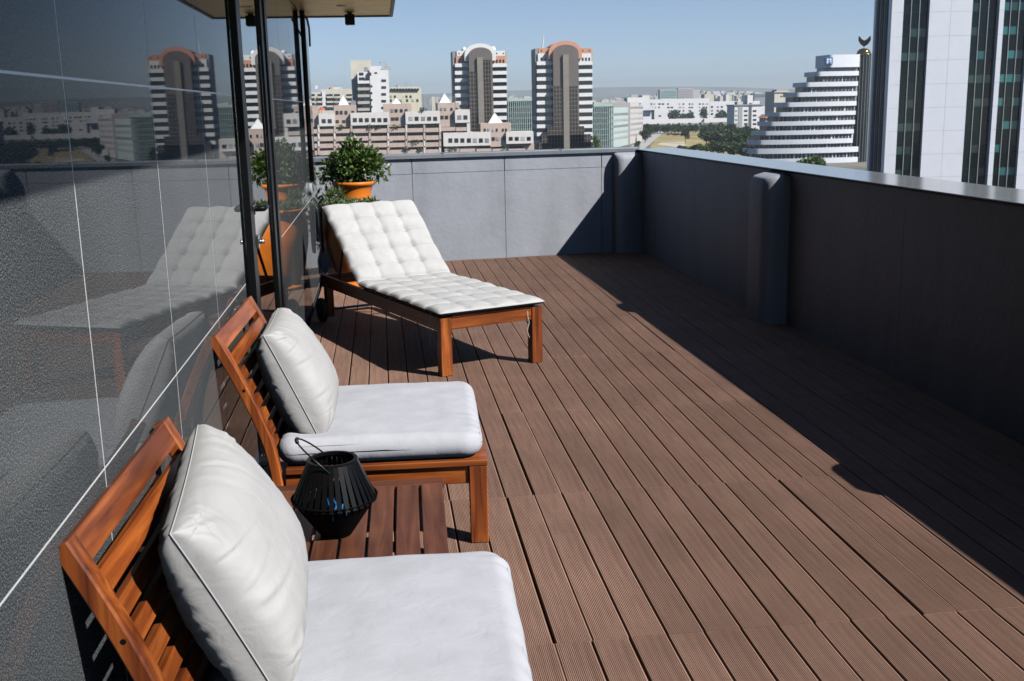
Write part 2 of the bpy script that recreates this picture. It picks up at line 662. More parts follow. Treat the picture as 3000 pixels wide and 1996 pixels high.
def root(name, loc, label, cat, group=None, rz=0.0):
    o = bpy.data.objects.new(name, None)
    o.empty_display_size = 0.1
    COL.objects.link(o)
    o.location = loc
    o.rotation_euler = (0, 0, rz)
    return tag(o, label, cat, group)


def wbox(name, mat, parent, x0, x1, y0, y1, z0, z1, bev=0.0):
    b = MB()
    if bev:
        b.bbox(x0, x1, y0, y1, z0, z1, bev)
    else:
        b.box(x0, x1, y0, y1, z0, z1)
    return b.build(name, mat, parent, world=True, fix=bool(bev))


def copy_tree(o, parent=None):
    c = o.copy()
    COL.objects.link(c)
    c.parent = parent
    for ch in list(o.children):
        copy_tree(ch, c)
    return c


def ray(px, py):
    return fw + rt2 * (px - 1500) / FOC - up2 * (py - 998) / FOC


def at_y(px, py, Y):
    d = ray(px, py)
    t = Y / d[1]
    return d[0] * t, EYE + d[2] * t


def frect(x0, x1, y0, y1, D):
    """pixel rectangle of the photograph -> X0, X1, Z0, Z1 on the plane Y = D"""
    xm, ym = (x0 + x1) / 2, (y0 + y1) / 2
    return at_y(x0, ym, D)[0], at_y(x1, ym, D)[0], at_y(xm, y1, D)[1], at_y(xm, y0, D)[1]


# ================================================================== THE TERRACE
XL = -0.605
aR, aF = radians(-1.024), radians(-6.497)


def rwall(y):      # inner face of the long parapet
    return 2.80 - (y - 7.19) * math.tan(-aR)


def fwall(x):      # face of the end parapet
    return 11.213 + (x - 1.258) * math.tan(-aF)


# deck -------------------------------------------------------------
deck = MB().quad((-0.62, -3.5, -0.035), (3.2, -3.5, -0.035), (3.2, 11.7, -0.035), (-0.62, 11.7, -0.035)).build('deck_floor', 'dark_base')
tag(deck, 'brown ribbed composite board decking of the roof terrace', 'deck', kind='structure')
PITCH, GAP, BW = 0.1143, 0.0075, 0.1068


def board_mesh(L, w):
    prof = []
    nrib = 18
    e = 0.004
    prof.append((-w / 2, -0.022))
    prof.append((-w / 2, -0.002))
    prof.append((-w / 2 + 0.002, 0.0))
    p = (w - 2 * e) / nrib
    for i in range(nrib):
        x = -w / 2 + e + i * p
        prof += [(x + p * 0.08, 0.0), (x + p * 0.22, -0.0017), (x + p * 0.46, -0.0017), (x + p * 0.60, 0.0)]
    prof += [(w / 2 - 0.002, 0.0), (w / 2, -0.002), (w / 2, -0.022)]
    b = MB()
    n = len(prof)
    b.v = [(x, -L / 2, z) for x, z in prof] + [(x, L / 2, z) for x, z in prof]
    b.f = [(i, i + 1, n + i + 1, n + i) for i in range(n - 1)]
    b.f = [tuple(reversed(f)) for f in b.f]
    b.f.append(tuple(range(n)))
    b.f.append(tuple(range(2 * n - 1, n - 1, -1)))
    me = b.mesh('board')
    me.materials.append(MATS['composite'])
    return me


seams = [0.40, 1.645, 2.89, 4.135, 5.355, 6.575, 7.795, 9.015, 10.235, 11.46]
rr = random.Random(5)
wide = {(2, 9), (2, 19), (1, 8), (4, 20), (5, 21), (3, 10)}
for ri in range(len(seams) - 1):
    y0, y1 = seams[ri], seams[ri + 1]
    me = board_mesh(y1 - y0 - 0.003, BW)
    shift = rr.uniform(-0.002, 0.002)
    for k in range(-9, 21):
        xc = 0.4386 + (k + 0.5) * PITCH + shift + rr.uniform(-0.0009, 0.0009)
        if (ri, k + 9) in wide:
            xc += 0.004
        if xc - BW / 2 < XL - 0.004 or xc > rwall(y0) + 0.02:
            continue
        o = bpy.data.objects.new('board', me)
        COL.objects.link(o)
        o.parent = deck
        o.location = (xc, (y0 + y1) / 2, rr.uniform(-0.0012, 0.0006))
        o.rotation_euler = (0, 0, rr.uniform(-0.0008, 0.0008))

# parapets -----------------------------------------------------------
PZ = 1.058      # top of masonry, underside of coping
PT = 1.105      # top of coping


def pilaster(parent, cx, cy, rz, w=0.38, d=0.18, zt=1.03):
    """rounded render-coated pier with sloping shoulder; local -x is outward"""
    prof = []
    rad = 0.09
    for i in range(7):
        a = -pi / 2 - i * (pi / 2) / 6
        prof.append((-d + rad + rad * cos(a), -w / 2 + rad + rad * sin(a)))
    for i in range(7):
        a = pi - i * (pi / 2) / 6
        prof.append((-d + rad + rad * cos(a), w / 2 - rad + rad * sin(a)))
    prof = [(0.05, -w / 2)] + prof + [(0.05, w / 2)]
    b = MB()
    levels = [(-0.03, 1.0), (zt - 0.10, 1.0), (zt - 0.045, 0.985), (zt - 0.012, 0.93), (zt, 0.82), (zt + 0.012, 0.45), (zt + 0.018, 0.05)]
    n = len(prof)
    ca, sa = cos(rz), sin(rz)
    for z, s in levels:
        for x, y in prof:
            xx = x * s if x < 0 else x
            yy = y * (0.75 + 0.25 * s)
            b.v.append((cx + xx * ca - yy * sa, cy + xx * sa + yy * ca, z + (0.012 * (1 + xx / d) if z > 0.9 else 0)))
    for i in range(len(levels) - 1):
        for j in range(n - 1):
            b.f.append((i * n + j, i * n + j + 1, (i + 1) * n + j + 1, (i + 1) * n + j))
    b.f.append(tuple((len(levels) - 1) * n + j for j in range(n)))
    return b.build('pilaster', 'parapet', parent, smooth=True, world=True)


# long parapet on the right, in panels
pr = root('long_parapet', (2.9, 4.0, 0), 'long grey rendered parapet wall in shadow along the side of the deck', 'parapet')
ys = [-3.5, -1.6, 0.2, 2.0, 3.8, 5.615, 7.5, 9.4, 11.55]
for a, b_ in zip(ys[:-1], ys[1:]):
    P = [(rwall(a), a + 0.002), (rwall(b_), b_ - 0.002), (rwall(b_) + 0.32, b_ - 0.002), (rwall(a) + 0.32, a + 0.002)]
    MB().prism(P, 'z', -0.05, PZ).build('panel', 'parapet', pr, world=True)
yc = [-3.5, -2.0, -0.5, 1.0, 2.5, 4.0, 5.5, 7.0, 8.5, 10.0, 11.38]
for a, b_ in zip(yc[:-1], yc[1:]):
    P = [(-0.014, PZ + 0.003), (-0.041, PZ + 0.021), (-0.038, PZ + 0.024), (0.352, PZ + 0.030), (0.36, PZ + 0.022), (0.36, PZ + 0.003)]
    b = MB()
    a2, b2 = a + 0.0015, b_ - 0.0015
    k = len(P)
    b.v = [(rwall(a2) + x, a2, z) for x, z in P] + [(rwall(b2) + x, b2, z) for x, z in P]
    b.f = [tuple(range(k)), tuple(range(2 * k - 1, k - 1, -1))] + [(i, k + i, k + (i + 1) % k, (i + 1) % k) for i in range(k)]
    b.build('coping_slab', 'coping_stone', pr, world=True)
for y in (-0.6, 3.40, 7.42):
    pilaster(pr, rwall(y), y, -aR)
# end parapet
pf = root('end_parapet', (1.2, 11.3, 0), 'sunlit grey rendered parapet wall across the end of the deck', 'parapet')
xs = [-1.65, -0.66, 0.303, 1.259, 2.305, 2.98]
for a, b_ in zip(xs[:-1], xs[1:]):
    g = 0.0025
    P = [(a + g, fwall(a + g)), (b_ - g, fwall(b_ - g)), (b_ - g, fwall(b_) + 0.2), (a + g, fwall(a) + 0.2)]
    MB().prism(P, 'z', -0.05, PZ - 0.003).build('panel', 'parapet', pf, world=True)
for a, b_ in zip(xs[:-1], xs[1:]):
    g = 0.006
    P = [(a + g, fwall(a + g) - 0.0035), (b_ - g, fwall(b_ - g) - 0.0035), (b_ - g, fwall(b_ - g) + 0.01), (a + g, fwall(a + g) + 0.01)]
    MB().prism(P, 'z', 0.905 + rr.uniform(-0.006, 0.006), PZ - 0.004).build('membrane_lap', 'parapet', pf, world=True)
xc_ = [-1.65, -0.9, 0.62, 1.86, 2.72]
for a, b_ in zip(xc_[:-1], xc_[1:]):
    P = [(-0.03, PZ), (-0.03, PT - 0.012), (-0.024, PT - 0.004), (0.21, PT - 0.004), (0.21, PZ)]
    b = MB()
    k = len(P)
    b.v = [(a + 0.001, fwall(a) + y, z) for y, z in P] + [(b_ - 0.001, fwall(b_) + y, z) for y, z in P]
    b.f = [tuple(range(k)), tuple(range(2 * k - 1, k - 1, -1))] + [(i, k + i, k + (i + 1) % k, (i + 1) % k) for i in range(k)]
    b.build('coping_strip', 'coping_metal', pf, world=True)
    MB().box(b_ - 0.012, b_ + 0.012, fwall(b_) - 0.033, fwall(b_) + 0.2, PT - 0.0035, PT + 0.001).build('coping_clip', 'coping_metal', pf, world=True)
pilaster(pf, 2.60, fwall(2.60) + 0.02, -pi / 2 - aF + pi, w=0.36, d=0.17)

# granite wall -----------------------------------------------------
gw = root('granite_wall', (XL - 0.1, 4, 0), 'polished speckled black granite wall with white joints along the deck', 'wall')
HC = 2.34
MB().box(XL - 0.25, XL - 0.0005, -3.5, 4.70, -0.05, HC + 0.1).build('grout_bed', 'grout', gw, world=True)
MB().box(XL - 0.25, XL - 0.0005, 6.335, 10.20, -0.05, HC + 0.1).build('grout_bed', 'grout', gw, world=True)
MB().box(XL - 0.25, XL - 0.0005, 4.701, 6.334, 2.20, HC + 0.1).build('lintel', 'grout', gw, world=True)
zed = [-0.03, 0.034, 0.829, 1.624, HC + 0.08]
yed = [-3.5] + [2.239 - 0.827 * k for k in range(6, 0, -1)] + [2.239, 3.066, 3.893, 4.70]
yed2 = [6.335, 7.13, 7.957, 8.784, 9.611, 10.20]
for Y in (yed, yed2):
    for a, b_ in zip(Y[:-1], Y[1:]):
        for z0, z1 in zip(zed[:-1], zed[1:]):
            wbox('tile', 'granite', gw, XL - 0.02, XL, a + 0.0034, b_ - 0.0034, z0 + 0.0026, z1 - 0.0026)
wbox('tile', 'granite', gw, XL - 0.02, XL, 4.702, 6.333, 2.215, HC + 0.08)
wbox('end_tile', 'granite', gw, XL - 0.24, XL - 0.0, 10.201, 10.215, -0.03, HC + 0.08)

# room behind the door
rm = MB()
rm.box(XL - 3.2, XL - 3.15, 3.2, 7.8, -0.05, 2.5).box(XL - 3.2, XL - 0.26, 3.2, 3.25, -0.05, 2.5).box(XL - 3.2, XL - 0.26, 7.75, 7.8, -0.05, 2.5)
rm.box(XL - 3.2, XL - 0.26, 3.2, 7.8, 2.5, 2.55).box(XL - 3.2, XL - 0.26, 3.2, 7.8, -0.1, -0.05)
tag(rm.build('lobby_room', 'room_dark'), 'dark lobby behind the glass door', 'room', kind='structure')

# glass door --------------------------------------------------------
gd = root('glass_door', (XL, 5.5, 0), 'black framed glass door set in the granite wall', 'door')
wbox('side_light', 'door_glass', gd, XL - 0.02, XL - 0.008, 4.705, 4.875, 0.0, 2.2)
wbox('frame_post', 'black_metal', gd, XL - 0.10, XL + 0.022, 4.877, 4.985, 0.0, 2.213, 0.003)
wbox('frame_post', 'black_metal', gd, XL - 0.06, XL + 0.012, 5.0, 5.10, 0.0, 2.19, 0.003)
wbox('pane', 'door_glass', gd, XL - 0.012, XL - 0.002, 5.10, 5.985, 0.05, 2.17)
wbox('frame_post', 'black_metal', gd, XL - 0.06, XL + 0.012, 5.986, 6.10, 0.0, 2.19, 0.003)
wbox('frame_post', 'black_metal', gd, XL - 0.10, XL + 0.022, 6.112, 6.22, 0.0, 2.213, 0.003)
wbox('frame_edge', 'steel', gd, XL - 0.10, XL + 0.004, 6.224, 6.332, 0.0, 2.213, 0.002)
wbox('bottom_rail', 'black_metal', gd, XL - 0.05, XL + 0.006, 5.101, 5.984, 0.0, 0.05)
wbox('top_rail', 'black_metal', gd, XL - 0.05, XL + 0.006, 5.101, 5.984, 2.17, 2.21)
wbox('threshold', 'steel', gd, XL - 0.2, XL + 0.03, 4.705, 6.33, -0.03, 0.004)
hd = MB().tube([(XL + 0.012, 5.05, 1.12), (XL + 0.055, 5.05, 1.12), (XL + 0.06, 5.05, 1.12), (XL + 0.06, 5.18, 1.12)], 0.013, 10).build('handle', 'black_metal', gd, smooth=True, world=True)
MB().lathe([(0.0, 0.0), (0.026, 0.0), (0.026, 0.012), (0.0, 0.012)], 16).build('handle_plate', 'steel', hd)
hd.children[0].rotation_euler = (0, radians(90), 0)
hd.children[0].location = Vector((XL + 0.012, 5.05, 1.12)) - gd.location
wbox('lock', 'steel', gd, XL + 0.013, XL + 0.03, 5.02, 5.075, 0.94, 1.0, 0.003)
MB().tube([(XL + 0.03, 5.047, 0.97), (XL + 0.055, 5.047, 0.97)], 0.011, 10).build('lock_cylinder', 'steel', gd, smooth=True, world=True)

# canopy -------------------------------------------------------------
cn = root('canopy', (XL + 0.4, 3.5, HC), 'flat metal canopy with golden soffit above the granite wall', 'canopy')
CX = 0.155
ce = 9.72
jx = [CX - 0.765, CX - 0.03]
yj = [-3.5, -2.0, -0.2, 1.6, 3.4, 5.2, 7.0, 8.25, 9.15, ce - 0.03]
for a, b_ in zip(yj[:-1], yj[1:]):
    wbox('soffit_panel', 'soffit', cn, XL + 0.003, CX - 0.028, a + 0.004, b_ - 0.004, HC, HC + 0.02)
MB().box(XL + 0.003, CX - 0.03, -3.5, ce - 0.03, HC + 0.021, HC + 0.22).build('slab', 'dark_base', cn, world=True)
wbox('fascia', 'soffit_edge', cn, CX - 0.026, CX, -3.5, ce, HC - 0.012, HC + 0.23)
wbox('fascia', 'soffit_edge', cn, XL + 0.003, CX - 0.027, ce - 0.028, ce, HC - 0.012, HC + 0.23)
us = MB().box(XL - 9.0, XL - 0.02, -13.5, 10.19, HC + 0.23, 15.0).build('sky_block_storeys', 'granite')  # unseen mass added to cut skylight on the parapet and shaded deck
tag(us, 'unseen storeys added above the canopy to block skylight', 'building', kind='structure')
dl = MB().lathe([(0.032, 0.0), (0.045, -0.006), (0.05, 0.0)], 24, (-0.24, 8.75, HC - 0.001), False, False).build('downlight_ring', 'steel', cn, smooth=True, world=True)
sp = root('box_spotlight', (-0.20, 9.4, HC), 'small black box lamp hanging under the canopy', 'lamp')
wbox('housing', 'black_metal', sp, -0.245, -0.165, 9.36, 9.44, HC - 0.095, HC - 0.012, 0.004)
wbox('bracket', 'black_metal', sp, -0.225, -0.185, 9.38, 9.42, HC - 0.0115, HC - 0.0005)
wbox('lens', 'c_blind', sp, -0.235, -0.175, 9.37, 9.43, HC - 0.098, HC - 0.0955)
# black conduit down the far stretch of wall
cd = root('wall_conduit', (XL + 0.02, 9.15, 0.9), 'thin black conduit running down the granite wall to a round box', 'pipe')
MB().tube([(XL + 0.028, 9.15, HC - 0.001), (XL + 0.026, 9.15, 1.6), (XL + 0.028, 9.15, 0.98)], 0.02, 10).build('pipe', 'black_metal', cd, smooth=True, world=True)
jb = MB().lathe([(0.0, 0.0), (0.05, 0.0), (0.05, 0.016), (0.042, 0.022), (0.0, 0.022)], 24).build('junction_box', 'c_grey', cd, smooth=False)
jb.location = Vector((XL + 0.002, 9.15, 0.92)) - cd.location
jb.rotation_euler = (0, radians(90), 0)
MB().tube([(XL + 0.03, 9.15, HC - 0.02), (XL + 0.06, 9.25, HC - 0.06), (XL + 0.05, 9.6, HC - 0.10), (XL + 0.03, 9.95, HC - 0.16), (XL + 0.02, 10.1, HC - 0.22)], 0.009, 8).build('loose_cable', 'black_rubber', cd, smooth=True, world=True)


# ------------------------------------------------------------------ soft furnishings
def vnoise(P, seed=0, freq=1.0):
    """cheap smooth value noise for (n,2|3) arrays"""
    P = np.asarray(P, float) * freq
    if P.shape[1] == 2:
        P = np.c_[P, np.zeros(len(P))]
    i = np.floor(P).astype(int)
    f = P - i
    f = f * f * (3 - 2 * f)
    out = np.zeros(len(P))

    def hsh(a):
        n = (a[:, 0] * 374761393 + a[:, 1] * 668265263 + a[:, 2] * 2147483647 + seed * 144665) & 0x7fffffff
        n = (n ^ (n >> 13)) * 1274126177 & 0x7fffffff
        return ((n ^ (n >> 16)) & 0xffff) / 65535.0
    for dx in (0, 1):
        for dy in (0, 1):
            for dz in (0, 1):
                w = (f[:, 0] if dx else 1 - f[:, 0]) * (f[:, 1] if dy else 1 - f[:, 1]) * (f[:, 2] if dz else 1 - f[:, 2])
                out += w * hsh(i + np.array([dx, dy, dz]))
    return out * 2 - 1


def pillow_parts(W, H, T, seed):
    """knife-edge scatter pillow; local x = width, y = height, z = front. returns surface MB and seam loop"""
    n = 120
    rgp = np.random.RandomState(seed)
    t = np.linspace(-1, 1, n)
    # denser near the edges
    t = np.sign(t) * (1 - (1 - np.abs(t)) ** 2.0)
    A, B = np.meshgrid(t, t, indexing='ij')
    a, b = A.ravel(), B.ravel()
    ox = W / 2 * a * (1 - 0.035 * (1 - b ** 2))
    oy = H / 2 * b * (1 - 0.03 * (1 - a ** 2))
    th = ((1 - np.abs(a) ** 9.0).clip(0) ** 0.26) * ((1 - np.abs(b) ** 4.5).clip(0) ** 0.40)
    dome = 0.66 + 0.34 * ((1 - a * a) * (1 - b * b)) ** 0.7
    th = th * dome
    sag = 1 + 0.16 * (-b)
    mb = MB()
    side = []
    for sgn in (1, -1):
        z = sgn * T / 2 * th * sag
        ea = np.exp(-(1 - np.abs(a)) / 0.16) * (1 - np.exp(-(1 - np.abs(a)) / 0.03))
        eb = np.exp(-(1 - np.abs(b)) / 0.16) * (1 - np.exp(-(1 - np.abs(b)) / 0.03))
        P = np.c_[a, b]
        w1 = np.sin(b * 21 + 3.0 * vnoise(P, seed, 2.3) + sgn) * (0.5 + 0.5 * vnoise(P, seed + 3, 2.0))
        w2 = np.sin(a * 19 + 3.0 * vnoise(P, seed + 1, 2.1) + sgn) * (0.5 + 0.5 * vnoise(P, seed + 4, 2.0))
        # pinched creases out of the corners
        d = np.zeros_like(a)
        for ca in (-1, 1):
            for cb in (-1, 1):
                rr_ = np.hypot(a - ca, b - cb)
                an = np.arctan2(b - cb, a - ca)
                d += np.exp(-((rr_ - 0.22) / 0.18) ** 2) * np.sin(an * 11 + seed)
        big = vnoise(np.c_[a, b], seed + 9, 1.3)
        cre = np.zeros_like(a)
        for e_ in range(4):
            s_, q_ = (a, b) if e_ < 2 else (b, a)
            sg = 1 if e_ % 2 else -1
            dist = (1 - sg * s_)
            for _ in range(9):
                c0 = rgp.uniform(-0.92, 0.92)
                wd_ = rgp.uniform(0.016, 0.034)
                ln_ = rgp.uniform(0.08, 0.34)
                dp_ = rgp.uniform(0.002, 0.0075)
                tl_ = rgp.uniform(-0.35, 0.35)
                q0 = q_ - c0 - tl_ * dist
                env = np.exp(-dist / ln_) * (1 - np.exp(-dist / 0.035))
                cre += dp_ * env * (0.6 * np.exp(-((q0 - 1.8 * wd_) / (1.3 * wd_)) ** 2) - np.exp(-(q0 / wd_) ** 2))
        z = z + sgn * (0.004 * ea * w1 + 0.004 * eb * w2 + 0.005 * d * th + 0.007 * big * th + cre)
        Pn = np.c_[ox, oy, z].reshape(n, n, 3)
        if sgn < 0:
            Pn = Pn[::-1]
        mb.grid(Pn)
    k = 40
    s = np.linspace(-1, 1, k)
    loop = []
    for v in s[:-1]:
        loop.append((v, -1))
    for v in s[:-1]:
        loop.append((1, v))
    for v in s[:-1]:
        loop.append((-v, 1))
    for v in s[:-1]:
        loop.append((-1, -v))
    pts = [(W / 2 * p * (1 - 0.035 * (1 - q * q)), H / 2 * q * (1 - 0.03 * (1 - p * p)), 0) for p, q in loop]
    return mb, pts


def pillow(name, label, W, H, T, seed, frame, origin):
    me, pts = pillow_parts(W, H, T, seed)
    r_ = root(name, (0, 0, 0), label, 'pillow', 'back pillows on the lounge chairs')
    o = me.build('cover', 'fabric_pillow', r_, smooth=True, fix=False)
    s = MB().tube([(x * 1.004, y * 1.004, 0) for x, y, z in pts], 0.0016, 6, closed=True).build('piping', 'piping', r_, smooth=True)
    mm = Matrix.Identity(4)
    for i in range(3):
        for j in range(3):
            mm[i][j] = frame[j][i]
        mm[i][3] = origin[i]
    r_.matrix_world = mm
    return r_


def box_cushion(W, D, T, seed, name='cover'):
    """rounded box seat cushion; local x depth, y width, z up, base at z=0"""
    n, m = 96, 60
    sides = []
    e = 5.0

    def shape(u, v, w):
        # u,v,w in [-1,1] on cube surface -> rounded box
        x, y, z = u * D / 2, v * W / 2, w * T / 2
        rc = 0.075
        qx = np.clip(x, -(D / 2 - rc), D / 2 - rc)
        qy = np.clip(y, -(W / 2 - rc), W / 2 - rc)
        ex, ey = x - qx, y - qy
        ll = np.hypot(ex, ey) + 1e-9
        mm_ = np.maximum(np.abs(ex), np.abs(ey))
        x, y = qx + ex * mm_ / ll, qy + ey * mm_ / ll
        # distance inside the rounded outline drives the vertical rounding
        inset = rc - mm_
        r = T * 0.5
        k_ = np.clip((r - inset) / r, 0, 1)
        P0 = np.where(np.abs(w) >= 0.999, np.sqrt(np.clip(1 - k_ ** 2, 0, 1)), 1.0)
        fl = T / 2 - r
        zc_ = np.where(np.abs(w) >= 0.999, np.sign(w) * (fl + r * P0), z)
        side = np.abs(w) < 0.999
        # side faces bulge outwards as a half round
        bul = np.sqrt(np.clip(1 - (np.clip(np.abs(z) - fl, 0, r) / r) ** 2, 0, 1))
        X, Y, Z = x, y, zc_
        # puff
        pu = (1 - (X / (D / 2)) ** 2).clip(0) * (1 - (Y / (W / 2)) ** 2).clip(0)
        Z = Z + np.where(w > 0, 1, 0.0) * 0.016 * pu * (np.abs(z) / (T / 2))
        P = np.c_[X, Y, Z]
        edge = np.exp(-((D / 2 - np.abs(X)).clip(0)) / 0.06) + 0.35 * np.exp(-((W / 2 - np.abs(Y)).clip(0)) / 0.05)
        wr = np.sin(Y * 80 + X * 25 + 7 * vnoise(P, seed, 8.0)) * (0.5 + 0.6 * vnoise(P, seed + 2, 6.0))
        Z = Z + 0.0042 * edge * wr * (w > 0.2) + (0.005 * vnoise(P, seed + 5, 4.0) + 0.0016 * vnoise(P, seed + 6, 16.0)) * (w > 0.5)
        X = X + 0.004 * vnoise(P, seed + 7, 7.0)
        Y = Y + 0.005 * vnoise(P, seed + 8, 5.0)
        return np.c_[X, Y, Z + T / 2]
    mb = MB()
    t1 = np.sign(np.linspace(-1, 1, n)) * (1 - (1 - np.abs(np.linspace(-1, 1, n))) ** 2.2)
    t3 = np.linspace(-1, 1, 14)
    for w in (1, -1):
        A, B = np.meshgrid(t1, t1, indexing='ij')
        P = shape(A.ravel(), B.ravel(), np.full(A.size, w * 1.0)).reshape(n, n, 3)
        mb.grid(P if w > 0 else P[::-1])
    return mb


def seat_cushion(label, parent_root, seed, tag_group, D=0.735, cx=-0.037):
    r_ = root('seat_cushion', parent_root.location, label, 'cushion', tag_group, parent_root.rotation_euler[2])
    W, T = 0.81, 0.094
    mb = box_cushion(W, D, T, seed)
    z0 = 0.3185
    mb.v = [(x + cx, y, z + z0) for x, y, z in mb.v]
    import bmesh
    o = mb.build('cover', 'fabric_seat', r_, smooth=True, fix=False)
    bm = bmesh.new()
    bm.from_mesh(o.data)
    bmesh.ops.remove_doubles(bm, verts=bm.verts, dist=0.0012)
    bm.to_mesh(o.data)
    bm.free()
    rd = 0.072
    for zz, off in ((z0 + T * 0.80, 0.0096),):
        x0, x1, y0, y1 = cx - D / 2 + off, cx + D / 2 - off, -W / 2 + off, W / 2 - off
        pts = []
        for (qx, qy, a0) in ((x1 - rd, y1 - rd, 0), (x0 + rd, y1 - rd, 90), (x0 + rd, y0 + rd, 180), (x1 - rd, y0 + rd, 270)):
            for i in range(9):
                a = radians(a0 + i * 11.25)
                pts.append((qx + rd * cos(a), qy + rd * sin(a), zz))
        MB().tube(pts, 0.0012, 5, closed=True).build('seam', 'piping', r_, smooth=True)
    return r_


# ------------------------------------------------------------------ lounge chairs
def bez(pts, n):
    """Catmull-Rom through points"""
    P = [np.array(p, float) for p in pts]
    P = [2 * P[0] - P[1]] + P + [2 * P[-1] - P[-2]]
    out = []
    seg = len(P) - 3
    for i in range(seg):
        for k in range(n):
            t = k / n
            p0, p1, p2, p3 = P[i:i + 4]
            out.append(0.5 * ((2 * p1) + (p2 - p0) * t + (2 * p0 - 5 * p1 + 4 * p2 - p3) * t * t + (-p0 + 3 * p1 - 3 * p2 + p3) * t ** 3))
    out.append(P[-2])
    return out


PROF = bez([(-0.592, 0.800), (-0.545, 0.705), (-0.500, 0.606), (-0.458, 0.500), (-0.424, 0.390), (-0.405, 0.262), (-0.400, 0.13), (-0.400, 0.0)], 5)
HALF = 0.405


def sweep_board(mb, path, th, y0, y1, ends=True):
    """sweep a rectangle (thickness th in the xz plane, y0..y1) along the path"""
    k = len(path)
    n0 = len(mb.v)
    for i, p in enumerate(path):
        a = path[max(i - 1, 0)]
        b = path[min(i + 1, k - 1)]
        t = (b - a) / np.linalg.norm(b - a)
        nx, nz = -t[1], t[0]
        if nx < 0:
            nx, nz = -nx, -nz
        c = 0.004
        for (dx, yy) in ((-th / 2, y0 + c), (-th / 2, y1 - c), (-th / 2 + c, y1), (th / 2 - c, y1), (th / 2, y1 - c), (th / 2, y0 + c), (th / 2 - c, y0), (-th / 2 + c, y0)):
            mb.v.append((p[0] + nx * dx, yy, p[1] + nz * dx))
    m = 8
    for i in range(k - 1):
        for j in range(m):
            q = (j + 1) % m
            mb.f.append((n0 + i * m + j, n0 + i * m + q, n0 + (i + 1) * m + q, n0 + (i + 1) * m + j))
    mb.f.append(tuple(n0 + j for j in range(m - 1, -1, -1)))
    mb.f.append(tuple(n0 + (k - 1) * m + j for j in range(m)))
    return mb


def prof_at(s):
    """point and tangent on the back profile; s = height z"""
    for a, b in zip(PROF[:-1], PROF[1:]):
        if a[1] >= s >= b[1]:
            t = (a[1] - s) / (a[1] - b[1] + 1e-9)
            p = a + (b - a) * t
            d = (a - b) / np.linalg.norm(a - b)
            return p, d
    return PROF[-1], np.array([0, 1.0])


def lounge_chair(loc, rz, label, fx=0.0):
    r_ = root('lounge_chair', loc, label, 'chair', 'wooden lounge chairs against the wall', rz)
    for s in (-1, 1):
        y0, y1 = (-HALF, -HALF + 0.048) if s < 0 else (HALF - 0.048, HALF)
        sweep_board(MB(), PROF, 0.036, y0, y1).build('upright', 'wood_z', r_)
    # front legs
    for s in (-1, 1):
        y0, y1 = (-HALF, -HALF + 0.062) if s < 0 else (HALF - 0.062, HALF)
        MB().bbox(0.274 + fx, 0.339 + fx, y0, y1, 0.0, 0.2935, 0.003).build('leg', 'wood_z', r_)
        # side apron below the seat rail
        ya, yb = (-HALF + 0.012, -HALF + 0.036) if s < 0 else (HALF - 0.036, HALF - 0.012)
        MB().bbox(-0.378, 0.2735 + fx, ya, yb, 0.226, 0.2935, 0.002).build('side_apron', 'wood_x', r_)
        ya, yb = (-HALF - 0.002, -HALF + 0.075) if s < 0 else (HALF - 0.075, HALF + 0.002)
        MB().bbox(-0.374, 0.342 + fx, ya, yb, 0.294, 0.3165, 0.003).build('seat_rail', 'wood_x', r_)
    MB().bbox(0.272 + fx, 0.341 + fx, -HALF + 0.0755, HALF - 0.0755, 0.294, 0.3165, 0.003).build('front_rail', 'wood_y', r_)
    MB().bbox(0.288 + fx, 0.312 + fx, -HALF + 0.0625, HALF - 0.0625, 0.226, 0.2935, 0.002).build('front_apron', 'wood_y', r_)
    for k in range(7):
        x0 = -0.365 + k * (0.0905 + fx / 7)
        MB().bbox(x0, x0 + 0.07 + fx / 8, -HALF + 0.0755, HALF - 0.0755, 0.296, 0.314, 0.002).build('seat_slat', 'wood_y', r_)
    # back slats: start and length along the curved back, from the top down
    cum = [0.0]
    for p_, q_ in zip(PROF[:-1], PROF[1:]):
        cum.append(cum[-1] + float(np.linalg.norm(q_ - p_)))
    for s0, ln in ((0.002, 0.060), (0.086, 0.046), (0.152, 0.038), (0.208, 0.038), (0.264, 0.038), (0.320, 0.038), (0.376, 0.038), (0.432, 0.038)):
        zc = float(np.interp(s0 + ln / 2, cum, [q[1] for q in PROF]))
        p, d = prof_at(zc)
        nn = np.array([d[1], -d[0]])
        th = 0.018
        o = p + nn * 0.004
        hh = ln
        cc_ = [o + d * hh / 2 - nn * th / 2, o + d * hh / 2 + nn * th / 2, o - d * hh / 2 + nn * th / 2, o - d * hh / 2 - nn * th / 2]
        MB().prism([tuple(q) for q in cc_], 'y', -HALF + 0.0482, HALF - 0.0482).build('back_slat', 'wood_y', r_)
    # bolt on the outer face
    p, d = prof_at(0.608)
    MB().tube([(p[0] + 0.004, -HALF - 0.0005, p[1]), (p[0] + 0.004, -HALF + 0.004, p[1])], 0.006, 8).build('bolt', 'black_metal', r_)
    return r_


RZC = radians(-2.0)
ch1 = lounge_chair((0.0, 2.275, 0), RZC, 'nearest wooden lounge chair with slatted back, cut off by the picture edge', -0.066)
ch2 = lounge_chair((0.0, 4.09, 0), RZC, 'wooden lounge chair standing between the slatted table and the sun lounger')
seat_cushion('grey white seat cushion on the nearest lounge chair', ch1, 3, 'seat cushions on the lounge chairs', 0.682, -0.070)
seat_cushion('grey white seat cushion on the lounge chair beyond the slatted table', ch2, 8, 'seat cushions on the lounge chairs')


